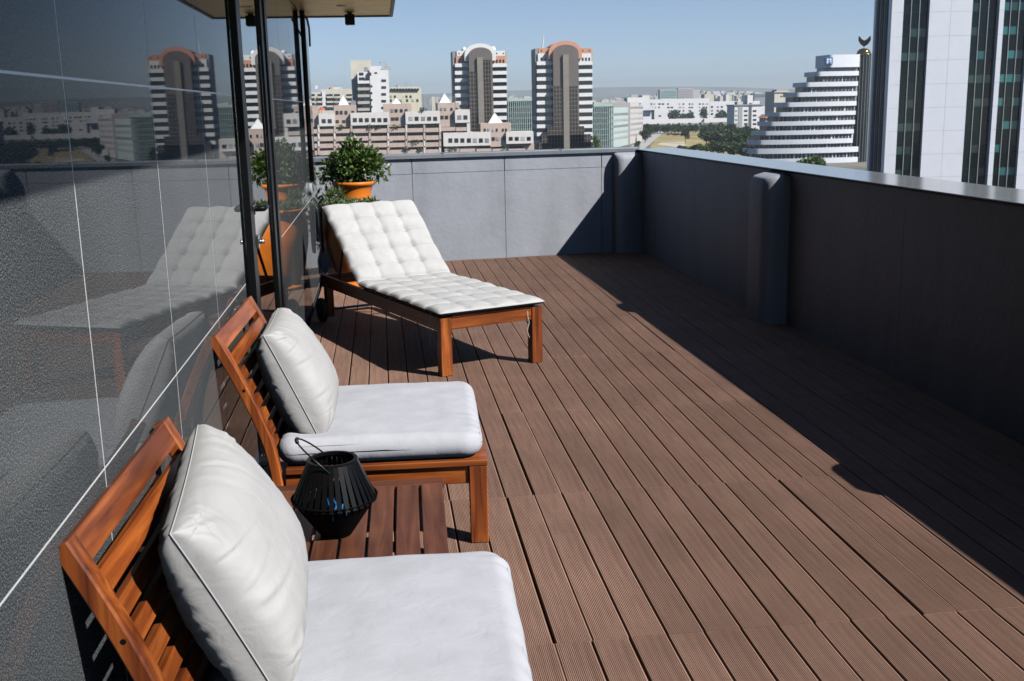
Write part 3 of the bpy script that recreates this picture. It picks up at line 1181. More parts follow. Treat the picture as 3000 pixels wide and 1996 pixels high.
def pillow_frame(NT, NB, FT):
    NT, NB, FT = map(np.array, (NT, NB, FT))
    h = NT - NB
    H = np.linalg.norm(h)
    h = h / H
    w = FT - NT
    w = w - h * (w @ h)
    W = np.linalg.norm(w)
    w = w / W
    nrm = np.cross(w, h)
    c = (NT + NB) / 2 + w * W / 2
    return (w, h, nrm), c, W, H


# frame columns: x = width (towards +Y), y = height, z = w x h  (points to +X, the front)
fr, c, W, H = pillow_frame((-0.425, 1.97, 0.775), (-0.255, 2.0, 0.41), (-0.470, 2.60, 0.800))
pillow('back_pillow', 'large off white pillow leaning on the nearest lounge chair', W * 1.0, H * 1.02, 0.235, 4, fr, c)
fr, c, W, H = pillow_frame((-0.438, 3.80, 0.775), (-0.270, 3.79, 0.40), (-0.470, 4.46, 0.795))
pillow('back_pillow', 'off white pillow leaning on the lounge chair behind the black lantern', W * 1.02, H * 1.03, 0.235, 17, fr, c)

# ------------------------------------------------------------------ side table
TZ = 0.281
tb = root('side_table', (-0.135, 3.18, 0), 'low slatted wooden side table between the two lounge chairs', 'table', None, radians(-1.3))
tx0, tx1, ty0, ty1 = -0.289, 0.289, -0.44, 0.44
sp_w = 0.0828
for k in range(7):
    x0 = tx0 + 0.002 + k * sp_w
    MB().bbox(x0, x0 + 0.0728, ty0 + 0.0605, ty1 - 0.0605, TZ - 0.018, TZ, 0.002).build('slat', 'tablewood_y', tb)
for y0, y1 in ((ty0, ty0 + 0.06), (ty1 - 0.06, ty1)):
    MB().bbox(tx0, tx1, y0, y1, TZ - 0.018, TZ + 0.0005, 0.002).build('end_rail', 'tablewood_x', tb)
for sx in (-1, 1):
    for sy in (-1, 1):
        xa, xb = sorted((sx * 0.285, sx * 0.225))
        ya, yb = sorted((sy * 0.43, sy * 0.37))
        MB().bbox(xa, xb, ya, yb, 0.0, TZ - 0.0185, 0.003).build('leg', 'tablewood_z', tb)
for sy in (-1, 1):
    ya, yb = sorted((sy * 0.425, sy * 0.403))
    MB().bbox(-0.2245, 0.2245, ya, yb, TZ - 0.085, TZ - 0.0185, 0.002).build('apron', 'tablewood_x', tb)

# ------------------------------------------------------------------ lantern
ln = root('lantern', (-0.190, 3.155, TZ + 0.0006), 'black slatted lantern with wire handle and blue candle holder', 'lantern', None, radians(4))
LZ0, LZ1, LZ2 = 0.0, 0.118, 0.238
R0, R1, R2 = 0.045, 0.127, 0.072
MB().lathe([(R0 - 0.004, 0.0), (R0 - 0.004, 0.010), (0.001, 0.010)], 32).build('base', 'black_lantern', ln)
ns = 34


def strip(mb, ang, ra, za, rb, zb, w, th):
    ca, sa = cos(ang), sin(ang)
    tx, ty = -sa, ca
    L = math.hypot(rb - ra, zb - za)
    nr, nz = (zb - za) / L, -(rb - ra) / L
    v = []
    for (r_, z_) in ((ra, za), (rb, zb)):
        for sn in (-1, 1):
            for sw in (-1, 1):
                rr_ = r_ + nr * th / 2 * sn
                zz = z_ + nz * th / 2 * sn
                v.append((rr_ * ca + tx * w / 2 * sw, rr_ * sa + ty * w / 2 * sw, zz))
    n = len(mb.v)
    mb.v += v
    mb.f += [(n, n + 1, n + 3, n + 2), (n + 4, n + 6, n + 7, n + 5), (n, n + 4, n + 5, n + 1), (n + 2, n + 3, n + 7, n + 6), (n, n + 2, n + 6, n + 4), (n + 1, n + 5, n + 7, n + 3)]


for k in range(ns):
    a = 2 * pi * k / ns
    b = MB()
    strip(b, a, R1 + 0.001, LZ1 - 0.006, R2 + 0.001, LZ2, 0.0142, 0.0035)
    b.build('upper_strip', 'black_lantern', ln)
    b = MB()
    strip(b, a + pi / ns, R0, 0.002, R1 + 0.003, LZ1 + 0.006, 0.0175, 0.0035)
    b.build('lower_strip', 'black_matt', ln)
MB().lathe([(R2 - 0.006, LZ2 - 0.006), (R2 - 0.006, LZ2 + 0.004), (R2 + 0.004, LZ2 + 0.004), (R2 + 0.004, LZ2 - 0.006), (R2 - 0.006, LZ2 - 0.006)], 36, (0, 0, 0), False, False).build('top_ring', 'black_lantern', ln, smooth=False)
MB().lathe([(R1 - 0.010, LZ1 - 0.004), (R1 - 0.010, LZ1 + 0.004), (R1 - 0.002, LZ1 + 0.004), (R1 - 0.002, LZ1 - 0.004), (R1 - 0.010, LZ1 - 0.004)], 36, (0, 0, 0), False, False).build('waist_ring', 'black_lantern', ln)
hp = []
for i in range(29):
    t = i / 28 * pi
    hp.append((-0.102 * sin(t) ** 0.9, -0.082 * cos(t), LZ2 - 0.030 + 0.100 * sin(t) ** 0.8))
MB().tube(hp, 0.0026, 8).build('handle', 'black_lantern', ln, smooth=True)
MB().tube(hp[12:17], 0.006, 8).build('grip', 'black_rubber', ln, smooth=True)
cg = MB().lathe([(0.03, 0.011), (0.034, 0.02), (0.038, 0.05), (0.036, 0.08), (0.041, 0.105), (0.038, 0.105), (0.033, 0.08), (0.033, 0.02)], 24).build('candle_holder', 'candle_blue', ln, smooth=True)
MB().lathe([(0.031, 0.012), (0.031, 0.06), (0.002, 0.062)], 20).build('candle', 'white_plastic', cg, smooth=False)

# ------------------------------------------------------------------ sun lounger
AL = radians(22.09)          # local x = across (v), local y = length (u)
lg = root('sun_lounger', (0.297, 6.179, 0), 'wooden sun lounger with raised back in front of the flower pots', 'sun lounger', None, AL)
LW, LL, LH = 0.689, 2.13, 0.352
for x0 in (0.0, LW - 0.072):
    MB().bbox(x0, x0 + 0.072, 0.0, 0.06, 0.0, LH, 0.003).build('leg', 'wood_z', lg)
    MB().bbox(x0 + (0.0 if x0 == 0 else 0.02), x0 + (0.052 if x0 == 0 else 0.072), 1.98, 2.05, 0.045, LH - 0.0605, 0.003).build('leg', 'wood_z', lg)
for x0, x1 in ((0.006, 0.030), (LW - 0.030, LW - 0.006)):
    MB().bbox(x0, x1, 0.0605, LL, LH - 0.085, LH, 0.003).build('side_rail', 'wood_y', lg)
MB().bbox(0.0725, LW - 0.0725, 0.006, 0.030, LH - 0.076, LH - 0.004, 0.002).build('foot_rail', 'wood_x', lg)
MB().bbox(0.0725, LW - 0.0725, -0.001, 0.036, LH - 0.0035, LH + 0.012, 0.002).build('foot_cap', 'wood_x', lg)
MB().bbox(0.0305, LW - 0.0305, LL - 0.03, LL - 0.006, LH - 0.08, LH - 0.004, 0.002).build('head_rail', 'wood_x', lg)
for k in range(14):
    y0 = 0.045 + k * 0.089
    MB().bbox(0.0305, LW - 0.0305, y0, y0 + 0.068, LH - 0.004, LH + 0.012, 0.002).build('slat', 'wood_x', lg)
# back frame, inclined
HY, HZ = 1.30, LH + 0.012
BA = radians(37.5)
BL = 0.78


def bk(s, off):
    return (HY + s * cos(BA) - off * sin(BA), HZ + s * sin(BA) + off * cos(BA))


for x0, x1 in ((0.04, 0.075), (LW - 0.075, LW - 0.04)):
    pts = [bk(0, -0.03), bk(BL, -0.03), bk(BL, 0.0), bk(0, 0.0)]
    MB().prism(pts, 'x', x0, x1).build('back_stile', 'wood_y', lg)
for k in range(8):
    s0 = 0.02 + k * 0.095
    pts = [bk(s0, 0.0005), bk(s0 + 0.07, 0.0005), bk(s0 + 0.07, 0.016), bk(s0, 0.016)]
    MB().prism(pts, 'x', 0.035, LW - 0.035).build('back_slat', 'wood_x', lg)
MB().tube([(0.08, bk(0.55, -0.03)[0], bk(0.55, -0.03)[1]), (0.08, 1.92, LH - 0.03)], 0.011, 8).build('back_strut', 'wood_y', lg)
MB().tube([(LW - 0.08, bk(0.55, -0.03)[0], bk(0.55, -0.03)[1]), (LW - 0.08, 1.92, LH - 0.03)], 0.011, 8).build('back_strut', 'wood_y', lg)
for x0, sx in ((-0.045, 1), (LW + 0.007, 1)):
    w = MB()
    w.lathe([(0.0, 0.0), (0.05, 0.0), (0.088, 0.004), (0.092, 0.012), (0.092, 0.028), (0.088, 0.036), (0.05, 0.038), (0.0, 0.038)], 28)
    w.v = [(x0 + z, 2.045 + y, 0.0925 + x) for x, y, z in w.v]
    w.build('wheel', 'black_rubber', lg, smooth=False)
MB().tube([(-0.05, 2.045, 0.0925), (LW + 0.05, 2.045, 0.0925)], 0.010, 8).build('axle', 'steel', lg)

# tufted mattress
mt = root('tufted_mattress', (0.297, 6.179, 0), 'white tufted mattress pad lying on the sun lounger', 'mattress', None, AL)


def mattress():
    base = 0.0130
    hinge_s = HY + 0.015
    back_len = 0.80
    tot = hinge_s + back_len
    nS, nW = 300, 96
    S = np.linspace(-0.028, tot, nS)
    Wd = np.linspace(-0.012, LW + 0.012, nW)
    # path
    rad = 0.10

    def path(s):
        a = np.where(s < hinge_s - rad * BA / 2, 0, np.where(s > hinge_s + rad * BA / 2, BA, (s - hinge_s + rad * BA / 2) / rad))
        return a
    ds = np.diff(S, prepend=S[0])
    ang = path(S)
    yy = S[0] + np.cumsum(ds * np.cos(ang))
    zz = np.cumsum(ds * np.sin(ang))
    # tuft rows: seat 7, back 5
    rows = np.concatenate([np.linspace(0.0, hinge_s, 8), hinge_s + np.linspace(0, back_len, 6)[1:]])
    colsx = np.linspace(0.0, LW, 5)
    q = np.interp(S, rows, np.arange(len(rows)))
    qc = np.interp(Wd, colsx, np.arange(5))
    QS, QW = np.meshgrid(q, qc, indexing='ij')
    fs, fc = QS - np.round(QS), QW - np.round(QW)
    nearT = np.exp(-((fs * 0.17) ** 2 + (fc * 0.17) ** 2) / (2 * 0.020 ** 2))
    puff = (np.abs(np.sin(pi * QS)) ** 0.55) * 0.45 + (np.abs(np.sin(pi * QW)) ** 0.55) * 0.45
    lineS = np.exp(-(np.abs(fs) * 0.17) / 0.016)
    lineW = np.exp(-(np.abs(fc) * 0.17) / 0.016)
    es = np.minimum(S - S[0], S[-1] - S)
    ew = np.minimum(Wd - Wd[0], Wd[-1] - Wd)
    edge = (np.clip(es / 0.035, 0, 1)[:, None] * np.clip(ew / 0.035, 0, 1)[None, :])
    edge = np.sqrt(1 - (1 - edge) ** 2)
    interior = (np.clip(es / 0.06, 0, 1)[:, None] * np.clip(ew / 0.06, 0, 1)[None, :])
    SS, WW = np.meshgrid(S, Wd, indexing='ij')
    nz = vnoise(np.c_[SS.ravel(), WW.ravel()], 5, 9.0).reshape(SS.shape)
    nz2 = vnoise(np.c_[SS.ravel(), WW.ravel()], 9, 28.0).reshape(SS.shape)
    top = 0.044 + 0.020 * puff - 0.0055 * (lineS + lineW) * interior - 0.013 * nearT * interior + 0.005 * nz + 0.0015 * nz2
    flat = 1.0 - 0.22 * (SS < hinge_s)
    top = top * flat
    top = 0.019 + (np.maximum(top, 0.030) - 0.019) * edge
    bot = 0.018 - 0.016 * edge
    wig_w = 0.006 * vnoise(np.c_[SS.ravel(), WW.ravel()], 21, 6.0).reshape(SS.shape)

    def surf(off):
        Y = yy[:, None] - off * np.sin(ang)[:, None]
        Z = LH + base + zz[:, None] + off * np.cos(ang)[:, None]
        X = WW + wig_w
        return np.stack([X, Y, Z], -1)
    mb = MB()
    mb.grid(surf(top))
    mb.grid(surf(bot)[::-1])
    return mb, S, ang


mb, S_, ang_ = mattress()
mo = mb.build('cover', 'fabric_tufted', mt, smooth=True, fix=False)
# seam around the edge of the foot end and ties
e = [(-0.012, -0.029, LH + 0.032), (LW * 0.5, -0.030, LH + 0.0316), (LW + 0.012, -0.029, LH + 0.032)]
MB().tube(e, 0.0014, 6).build('seam', 'seam_dark', mt, smooth=True)
for xx, nm in ((-0.006, 0), (LW - 0.09, 1)):
    q = [(xx, 0.12 if nm == 0 else 0.02, LH + 0.02), (xx - 0.012, 0.11 if nm == 0 else 0.0, LH - 0.05), (xx - 0.006, 0.115 if nm == 0 else -0.004, LH - 0.09), (xx - 0.02, 0.10 if nm == 0 else -0.006, LH - 0.14), (xx - 0.004, 0.11 if nm == 0 else -0.004, LH - 0.19)]
    MB().tube([tuple(p) for p in bez(q, 4)], 0.0022, 6).build('tie', 'string', mt, smooth=True)


# ------------------------------------------------------------------ pots and plants
def leaves(mb, n, centre, rad, size, rng, shell=0.55, updir=0.3, aspect=0.45, zsq=1.0, flat=0.0):
    cx, cy, cz = centre
    for i in range(n):
        while True:
            d = Vector((rng.uniform(-1, 1), rng.uniform(-1, 1), rng.uniform(-1, 1)))
            if 0.05 < d.length < 1:
                break
        d.normalize()
        k = shell + (1 - shell) * rng.random()
        bump_ = 0.86 + 0.22 * math.sin(5 * d.x + 2 * d.z) * math.cos(4 * d.y + 1.7 * d.x)
        p = Vector((cx + d.x * rad[0] * k * bump_, cy + d.y * rad[1] * k * bump_, cz + d.z * rad[2] * k * bump_))
        out = (d + Vector((rng.uniform(-.9, .9), rng.uniform(-.9, .9), rng.uniform(-.9, .9) + updir))).normalized()
        side = out.cross(Vector((rng.uniform(-1, 1), rng.uniform(-1, 1), rng.uniform(-1, 1)))).normalized()
        nrm = out.cross(side)
        L = size * rng.uniform(0.7, 1.3)
        w = L * aspect
        b0 = p
        m0 = p + out * L * 0.5 + nrm * L * 0.06
        t0 = p + out * L - nrm * L * 0.08
        n0 = len(mb.v)
        mb.v += [tuple(b0), tuple(m0 + side * w / 2 + nrm * L * 0.08), tuple(t0), tuple(m0 - side * w / 2 + nrm * L * 0.08), tuple(m0)]
        mb.f += [(n0, n0 + 1, n0 + 4), (n0 + 1, n0 + 2, n0 + 4), (n0 + 2, n0 + 3, n0 + 4), (n0 + 3, n0, n0 + 4)]


def pot(name, loc, prof, label, soil_z, soil_r):
    r_ = root(name, loc, label, 'pot', 'orange flower pots')
    MB().lathe(prof, 48, (0, 0, 0), True, False).build('body', 'terracotta', r_, smooth=True)
    MB().lathe([(soil_r, soil_z), (0.002, soil_z + 0.012)], 32, (0, 0, 0), False, False).build('soil', 'soil', r_)
    return r_


p1 = pot('flower_pot', (-0.275, 10.55, 0), [(0.15, 0.0), (0.155, 0.05), (0.20, 0.36), (0.205, 0.50), (0.185, 0.62), (0.163, 0.70), (0.160, 0.75), (0.170, 0.81), (0.185, 0.845), (0.205, 0.855), (0.207, 0.875), (0.20, 0.885), (0.185, 0.88), (0.168, 0.84), (0.155, 0.78)],
         'tall orange pot with a leafy shrub beside the end parapet', 0.84, 0.166)
p2 = pot('flower_pot', (-0.275, 9.78, 0), [(0.13, 0.0), (0.20, 0.004), (0.215, 0.02), (0.205, 0.035), (0.165, 0.04), (0.165, 0.075), (0.178, 0.10), (0.225, 0.26), (0.252, 0.40), (0.256, 0.48), (0.240, 0.57), (0.222, 0.63), (0.228, 0.67), (0.262, 0.685), (0.266, 0.705), (0.258, 0.715), (0.225, 0.70), (0.21, 0.65)],
         'wide orange pot behind the head of the sun lounger', 0.675, 0.218)
sh = root('leafy_shrub', (-0.275, 10.55, 0.845), 'dense glossy green shrub growing in the tall orange pot', 'plant')
rl = random.Random(3)
mb = MB()
leaves(mb, 1500, (0, 0, 0.20), (0.255, 0.22, 0.19), 0.052, rl, 0.45, 0.25, 0.5)
leaves(mb, 420, (-0.10, 0.02, 0.15), (0.19, 0.18, 0.16), 0.05, rl, 0.5, 0.2, 0.5)
leaves(mb, 420, (0.13, 0, 0.24), (0.15, 0.16, 0.14), 0.055, rl, 0.4, 0.3, 0.5)
leaves(mb, 160, (0.24, 0, 0.14), (0.12, 0.14, 0.16), 0.05, rl, 0.2, -0.2, 0.45)
leaves(mb, 160, (-0.24, 0, 0.12), (0.12, 0.12, 0.16), 0.05, rl, 0.2, -0.2, 0.45)
leaves(mb, 90, (0.0, 0, 0.38), (0.10, 0.1, 0.06), 0.05, rl, 0.3, 0.5, 0.5)
mb.build('foliage', 'leaf_bush', sh, fix=False)
st = MB()
for k in range(11):
    a = k * 2.4
    q = [(0.03 * cos(a), 0.03 * sin(a), -0.02), (0.09 * cos(a), 0.08 * sin(a), 0.10), (0.19 * cos(a), 0.16 * sin(a), 0.16 + 0.14 * rl.random())]
    st.tube([tuple(p) for p in bez(q, 3)], 0.005, 5)
st.build('stems', 'stem', sh)
tw = MB()
tp = bez([(-0.15, -0.05, 0.06), (-0.21, -0.10, -0.02), (-0.27, -0.16, -0.10), (-0.30, -0.2, -0.19)], 4)
tw.tube([tuple(p) for p in tp], 0.004, 5)
tw.build('trailing_twig', 'stem', sh)
mb = MB()
for p in tp[2:]:
    leaves(mb, 5, tuple(p), (0.02, 0.02, 0.02), 0.045, rl, 0.2, 0, 0.4)
mb.build('twig_leaves', 'leaf_bush', sh, fix=False)
lp = root('low_plants', (-0.275, 9.78, 0.675), 'low rosette plants filling the wide orange pot', 'plant')
mb = MB()
for k in range(30):
    a = k * 2.399
    r_ = 0.235 * math.sqrt((k + 0.5) / 30)
    leaves(mb, 34, (r_ * cos(a), r_ * sin(a), 0.02 + 0.03 * rl.random()), (0.04, 0.04, 0.04), 0.052, rl, 0.15, 0.9, 0.28)
for k in range(6):
    leaves(mb, 22, (-0.21 + 0.02 * k, -0.05 + 0.03 * k, 0.12), (0.035, 0.035, 0.07), 0.06, rl, 0.1, 0.9, 0.25)
mb.build('foliage', 'leaf_low', lp, fix=False)
# garden hose hung at the end of the wall
hs_ = []
for i in range(150):
    t = i / 149 * 2 * pi * 5.0
    rr_ = 0.17 + 0.018 * sin(t * 0.37)
    hs_.append((XL + 0.035 + 0.02 * (i / 149), 9.96 + 0.10 * cos(t) + 0.01 * sin(t * 0.5), 0.50 + rr_ * sin(t) * 1.15))
hz = tag(MB().tube(hs_, 0.009, 7).build('garden_hose', 'hose_green', smooth=True), 'dark green garden hose coiled at the end of the granite wall', 'hose')

# ================================================================== THE CITY
GZ = -20.0
gnd = MB().quad((-9000, -200, GZ), (9000, -200, GZ), (9000, 14000, GZ), (-9000, 14000, GZ)).build('ground', 'ground')
tag(gnd, 'dry ground of the city below the terrace', 'ground', kind='structure')
# the block the terrace stands on
own = MB().box(XL - 3.6, 3.35, -3.6, 11.62, GZ, -0.11).build('own_building', 'c_grey')
tag(own, 'building carrying the roof terrace', 'building', kind='structure')


def gpt(px, py, z=GZ):
    d = ray(px, py)
    t = (z - EYE) / d[2]
    return (d[0] * t, d[1] * t, z)


def strip_on_ground(name, mat, pts, dz, label, cat):
    P = [gpt(*p) for p in pts]
    n = len(P)
    b = MB()
    b.v = [(x, y, z + dz) for x, y, z in P]
    b.f = [tuple(range(n))]
    o = b.build(name, mat, None, fix=False)
    if o.data.polygons[0].normal.z < 0:
        o.data.flip_normals()
    return tag(o, label, cat, kind='structure')


strip_on_ground('field', 'field', [(1880, 470), (1925, 402), (1945, 390), (2060, 385), (2150, 384), (2250, 470)], 0.05, 'dry yellow field behind the parapet corner', 'field')
strip_on_ground('road', 'road', [(1780, 470), (1850, 470), (1925, 405), (1944, 389), (1934, 386), (1895, 402)], 0.10, 'pale road running beside the dry field', 'road')
strip_on_ground('pavement', 'c_beige', [(2010, 436), (2005, 417), (1935, 419), (1925, 424)], 0.08, 'pale bare strip across the dry field', 'ground')


def cbox(name, mat, parent, x0, x1, y0, y1, D, dep, front=0.0):
    """pixel rectangle on plane D, built as a box reaching dep metres back, front metres proud"""
    X0, X1, Z0, Z1 = frect(x0, x1, y0, y1, D)
    return wbox(name, mat, parent, X0, X1, D - front, D + dep, Z0, Z1)


def croot(name, px, D, label, cat='building', group=None):
    x = at_y(px, 330, D)[0]
    return root(name, (x, D, GZ), label, cat, group)


def body(name, mat, parent, x0, x1, ytop, D, dep, ybot=None):
    """box from the roof line down to the ground"""
    X0, X1, _, Z1 = frect(x0, x1, ytop, ytop + 20, D)
    return wbox(name, mat, parent, X0, X1, D, D + dep, GZ if ybot is None else at_y((x0 + x1) / 2, ybot, D)[1], Z1)


def windows(parent, xs, y0, y1, D, w, mat='c_window', front=0.12, rng=R, blind=0.25, name='window'):
    for x in xs:
        mm = 'c_blind' if rng.random() < blind else mat
        cbox(name, mm, parent, x, x + w, y0, y1, D, 0.05, front)


# ---- pink terraced housing -------------------------------------------------
DP = 400.0
pk = croot('terraced_apartments', 1150, DP, 'pink terraced apartment block with balconies and white boxes below the towers')
# main mass, recessed behind the balconies
body('wall', 'c_pink', pk, 830, 1300, 366, DP + 4.0, 14)
body('wall', 'c_pink', pk, 1296, 1565, 424, DP + 4.0, 14)
# stepped upper storeys (pink)
for (x0, x1, y0, y1) in ((842, 934, 311, 372), (979, 1043, 308, 372), (1124, 1190, 304, 372), (1190, 1206, 304, 330), (1283, 1335, 301, 372), (1335, 1346, 301, 325), (1408, 1497, 361, 388), (1436, 1486, 388, 430)):
    cbox('upper_storey', 'c_pink', pk, x0, x1, y0, y1, DP + 1.5, 12)
# projecting white boxes with their rows of windows
wbx = [(860, 905, 335, 372, 2), (934, 981, 333, 370, 2), (1027, 1141, 330, 367, 6), (1188, 1289, 326, 363, 5), (1333, 1377, 321, 360, 2), (1299, 1438, 388, 428, 7), (1483, 1563, 386, 421, 4)]
for (x0, x1, y0, y1, n) in wbx:
    bxo = cbox('white_box', 'c_pinkwhite', pk, x0, x1, y0, y1, DP, 10)
    span = (x1 - x0)
    pitch = min(17.6, span / (n + 0.15))
    left = x0 + (span - pitch * n) / 2 + (pitch - 11.5) / 2
    if n == 7:
        left += 4
    for k in range(n):
        xa = left + k * pitch + (1.5 if n > 4 and k >= n // 2 else 0)
        mm = 'c_blind' if R.random() < 0.12 else 'c_window'
        cbox('window', mm, bxo, xa, xa + 11.3, y0 + 0.44 * (y1 - y0), y0 + 0.75 * (y1 - y0), DP, 0.05, 0.1)
# windows of the pink upper storeys
for (xs_, y0, y1, w) in (([984, 996, 1010, 1030], 325, 335, 8), ([984, 1003, 1018], 352, 360, 9), ([1145, 1157, 1172, 1186], 320, 329, 8), ([1146, 1158, 1174], 344, 353, 10),
                         ([1290, 1302, 1320, 1335], 316, 324, 6), ([1291, 1304, 1321], 339, 349, 9), ([1418, 1428, 1443, 1453, 1471, 1480], 377, 385, 5), ([1441, 1454, 1473], 402, 412, 9),
                         ([846, 860, 878, 905], 322, 332, 8)):
    windows(pk, xs_, y0, y1, DP + 1.5, w, front=0.15, blind=0.3)
# balcony rows: parapet pieces, piers and glazing between
cols = [842, 893, 934, 981, 1030, 1084, 1138, 1191, 1244, 1290]
rows = [(377, 389, 368), (399, 412, 390), (419.5, 432, 413), (440, 453, 433)]
for (y0, y1, yg) in rows:
    for a, b_ in zip(cols[:-1], cols[1:]):
        bal = cbox('balcony_front', 'c_pink', pk, a + 3, b_ - 3, y0 - 0.012 * (a - 1084), y1 - 0.012 * (a - 1084), DP + 0.3, 0.4)
        cbox('pier', 'c_pinkwhite' if R.random() < .4 else 'c_pink', pk, b_ - 3, b_ + 2.2, y0 - 11, y1 + 1, DP + 0.1, 4)
        x = a + 5
        while x < b_ - 8:
            w = R.choice((9, 13, 17))
            w = min(w, b_ - 5 - x)
            cbox('window', R.choice(('c_window', 'c_window', 'c_blind', 'c_bandglass')), pk, x, x + w - 1, yg - 0.012 * (a - 1084), y0 - 0.5 - 0.012 * (a - 1084), DP + 4, 0.05, 0.1)
            x += w
for a, b_ in ((1302, 1345), (1347, 1392), (1396, 1440), (1443, 1485), (1490, 1540)):
    cbox('balcony_front', 'c_pink', pk, a, b_, 436, 446, DP + 0.3, 0.4)
    cbox('window', R.choice(('c_window', 'c_blind')), pk, a + 3, b_ - 8, 428.5, 435, DP + 4, 0.05, 0.1)
for a, b_ in ((1290, 1334), (1336, 1377)):
    cbox('balcony_front', 'c_pink', pk, a, b_, 373, 384, DP + 0.3, 0.5)
    cbox('window', 'c_blind', pk, a + 4, b_ - 8, 363, 372.5, DP + 3.9, 0.05, 0.1)
cbox('stair_wall', 'c_pinkwhite', pk, 1368, 1378, 360, 390, DP + 0.2, 10)
cbox('upper_wall', 'c_pink', pk, 1290, 1378, 360, 400, DP + 4, 10)
# planters on the balconies
rp = random.Random(8)
for (px, py, rx) in ((1160, 371, 14), (1110, 371, 12), (1216, 415, 16), (1190, 438, 10), (1230, 440, 12), (1000, 372, 8), (1030, 393, 7), (1325, 436, 24), (1480, 433, 14), (1085, 372, 8), (1238, 322, 12)):
    pl = MB()
    x, z = at_y(px, py, DP - 0.1)
    leaves(pl, 70, (x, DP + 0.1, z), (rx * DP / FOC, 0.5, 0.7), 0.6, rp, 0.1, 0.2, 0.6)
    pl.build('planting', 'leaf_tree', pk, world=True, fix=False)


def pyramid(x0, x1, ytop, ybot, D, label):
    X0, X1, Z0, Z1 = frect(x0, x1, ytop, ybot, D)
    h = (X1 - X0) / 2
    r_ = root('pyramid_skylight', ((X0 + X1) / 2, D + h, Z0), label, 'roof', 'white pyramid roofs on the pink block')
    b = MB()
    b.v = [(-h, -h, 0), (h, -h, 0), (h, h, 0), (-h, h, 0), (0, 0, Z1 - Z0)]
    b.f = [(0, 1, 4), (1, 2, 4), (2, 3, 4), (3, 0, 4), (3, 2, 1, 0)]
    b.build('glazed_pyramid', 'c_white', r_)
    b = MB()
    for q in ((-h, -h), (h, -h), (h, h), (-h, h)):
        b.tube([(q[0], q[1], 0.0), (0, 0, Z1 - Z0 + 0.05)], 0.09, 4)
    b.build('ribs', 'c_palegreen', r_)
    b = MB().box(-h * 1.05, h * 1.05, -h * 1.05, h * 1.05, -0.5, -0.01)
    b.build('base', 'c_pink', r_)


pyramid(1286, 1322, 274, 302, DP + 3, 'white pyramid skylight just to the side of the first banded tower')
pyramid(1430, 1474, 331, 362, DP + 3, 'white pyramid skylight between the two banded towers')
pyramid(991, 1022, 279, 308, DP + 3, 'white pyramid skylight in front of the cream apartment block')
pyramid(1148, 1176, 287, 304, DP + 3, 'small white pyramid skylight in front of the yellow block')
um = root('roof_umbrella', (at_y(942, 330, DP + 1)[0], DP + 3, at_y(942, 333, DP + 1)[1]), 'orange red parasol on the roof of the pink block', 'umbrella')
MB().lathe([(1.45, 1.15), (0.75, 1.75), (0.02, 2.25)], 10, (0, 0, 0), True, False).build('canopy', 'c_umbrella', um)
MB().tube([(0, 0, 0), (0, 0, 2.2)], 0.05, 6).build('pole', 'c_grey', um)


